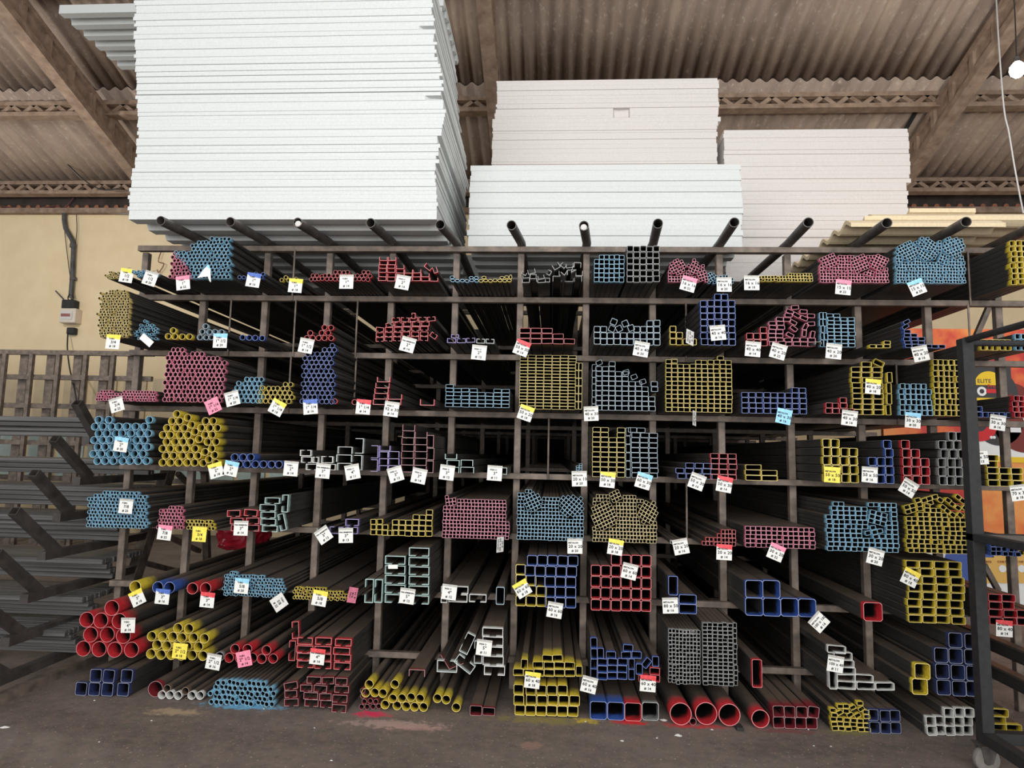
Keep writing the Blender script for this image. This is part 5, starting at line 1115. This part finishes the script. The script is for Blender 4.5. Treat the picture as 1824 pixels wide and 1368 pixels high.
for (x, y) in ((px, Yc), (CX1, Yc), (px, CY1), (CX1, CY1)):
    R = .058; w = ctp(MB().lathe([(0, -.016), (R-.012, -.017), (R-.003, -.014), (R, -.006), (R, .006), (R-.003, .014), (R-.012, .017), (0, .016)], 28, (x-.01, y-.01, R+.001), 'Y'), 'caster_wheel', M_rub, 0, True)
    h = MB().lathe([(0, -.021), (.016, -.021), (.020, -.018), (.020, .018), (.016, .021), (0, .021)], 16, (x-.01, y-.01, R+.001), 'Y').build('hub', M_armtube, w, smooth=True)
    b = MB()
    for s_ in (-1, 1): b.prism([(x-.045, zb-.052), (x+.035, zb-.052), (x+.006, R-.012), (x-.026, R-.012)], 'Y', y-.01+s_*.024-.002, y-.01+s_*.024+.002)
    b.box((x-.05, y-.05, zb-.058), (x+.04, y+.03, zb-.05)); ctp(b, 'caster_fork', M_armtube, 0)

# ================================================================== hanging lamp and loose wires at the roof
def bulb(p, label, power):
    e = empty('hanging_lamp', p, label, 'lamp', None)
    bs_ = MB().lathe([(.0, .10), (.020, .10), (.022, .06), (.030, .045)], 18).build('socket', M_armtube, e, smooth=True)
    g, nt, bs = newmat('lit_bulb'); bs.inputs['Emission Color'].default_value = (1, .99, .95, 1); bs.inputs['Emission Strength'].default_value = 28; bs.inputs['Base Color'].default_value = (.9, .9, .9, 1)
    MB().lathe([(0, -.085), (.03, -.08), (.052, -.055), (.06, -.02), (.055, .015), (.036, .04), (.028, .05)], 24).build('bulb', g, e, smooth=True)
    MB().tube([(0, 0, .10), (.01, 0, .5), (0, 0, roofz(p[1])-p[2]-.02)], .005, 6).build('cord', M_black, e)
    l = bpy.data.lights.new('lamp_glow', 'POINT'); l.energy = power; l.shadow_soft_size = .07; l.color = (1, .97, .92)
    lo = bpy.data.objects.new('lamp_glow', l); COL.objects.link(lo); lo.parent = e; lo.location = (0, 0, -.16)
bulb(atY(1812, 121, 1.6), 'lit white bulb hanging from the roof over the rack end', 90)
bulb(Vector((-4.6, 2.6, 4.7)), 'added unseen bulb that brightens the left back wall', 130)  # bulb added out of view for more light on the left wall
cable('hanging_wire', [(1772, -60), (1778, 60), (1788, 190), (1797, 235), (1806, 290), (1816, 345), (1823, 380)], .008, 'grey wire hanging in a long slack line under the bulb', plain('light_grey_wire', (.42, .41, .40, 1)), Y=3.0)
cable('roof_wire', [(1764, -10), (1740, 22), (1700, 85), (1660, 150), (1625, 210), (1610, 235)], .030, 'thick black cable following the far rafter', Y=4.9)

# ================================================================== litter on the floor
M_scrap = plain('white_scrap', (0.62, 0.61, 0.58, 1), (0.75, 0.74, 0.70, 1), 30, .7)
SCR = [(8, 1296, .05), (1208, 1310, .045), (1108, 1320, .022), (1183, 1283, .04), (1322, 1297, .02), (560, 1297, .012), (470, 1263, .010), (1043, 1286, .014), (168, 1248, .014), (590, 1355, .016), (1252, 1288, .012), (1268, 1300, .016), (1170, 1315, .012), (1440, 1300, .012), (1628, 1290, .014), (1450, 1329, .011), (1480, 1330, .011), (177, 1322, .012), (270, 1284, .011)]
for i, (x, y, r) in enumerate(SCR):
    p = atZ(x, y, 0); n = 9; b = MB(); r *= .62
    o_ = [(p.x+r*math.cos(2*math.pi*k/n)*random.uniform(.4, 1.1), p.y+r*.7*math.sin(2*math.pi*k/n)*random.uniform(.4, 1.1)) for k in range(n)]
    b.add([(a, c, .001) for a, c in o_]+[(p.x, p.y, 0.003+r*.16)], [(k, (k+1) % n, n) for k in range(n)]+[tuple(range(n-1, -1, -1))])
    q = b.build('paper_scrap', M_scrap)
    tag(q, 'scrap of white paper on the floor, %s from left' % ordw(sorted(range(len(SCR)), key=lambda k: SCR[k][0]).index(i)+1), 'scrap', 'white scraps on the floor')
p = atZ(1317, 1300, 0)
o = MB().box((p.x-.018, p.y-.02, 0), (p.x+.018, p.y+.04, .018)).build('steel_offcut', M_black, bevel=.002); tag(o, 'tiny black steel offcut on the floor before the big red pipes', 'offcut')
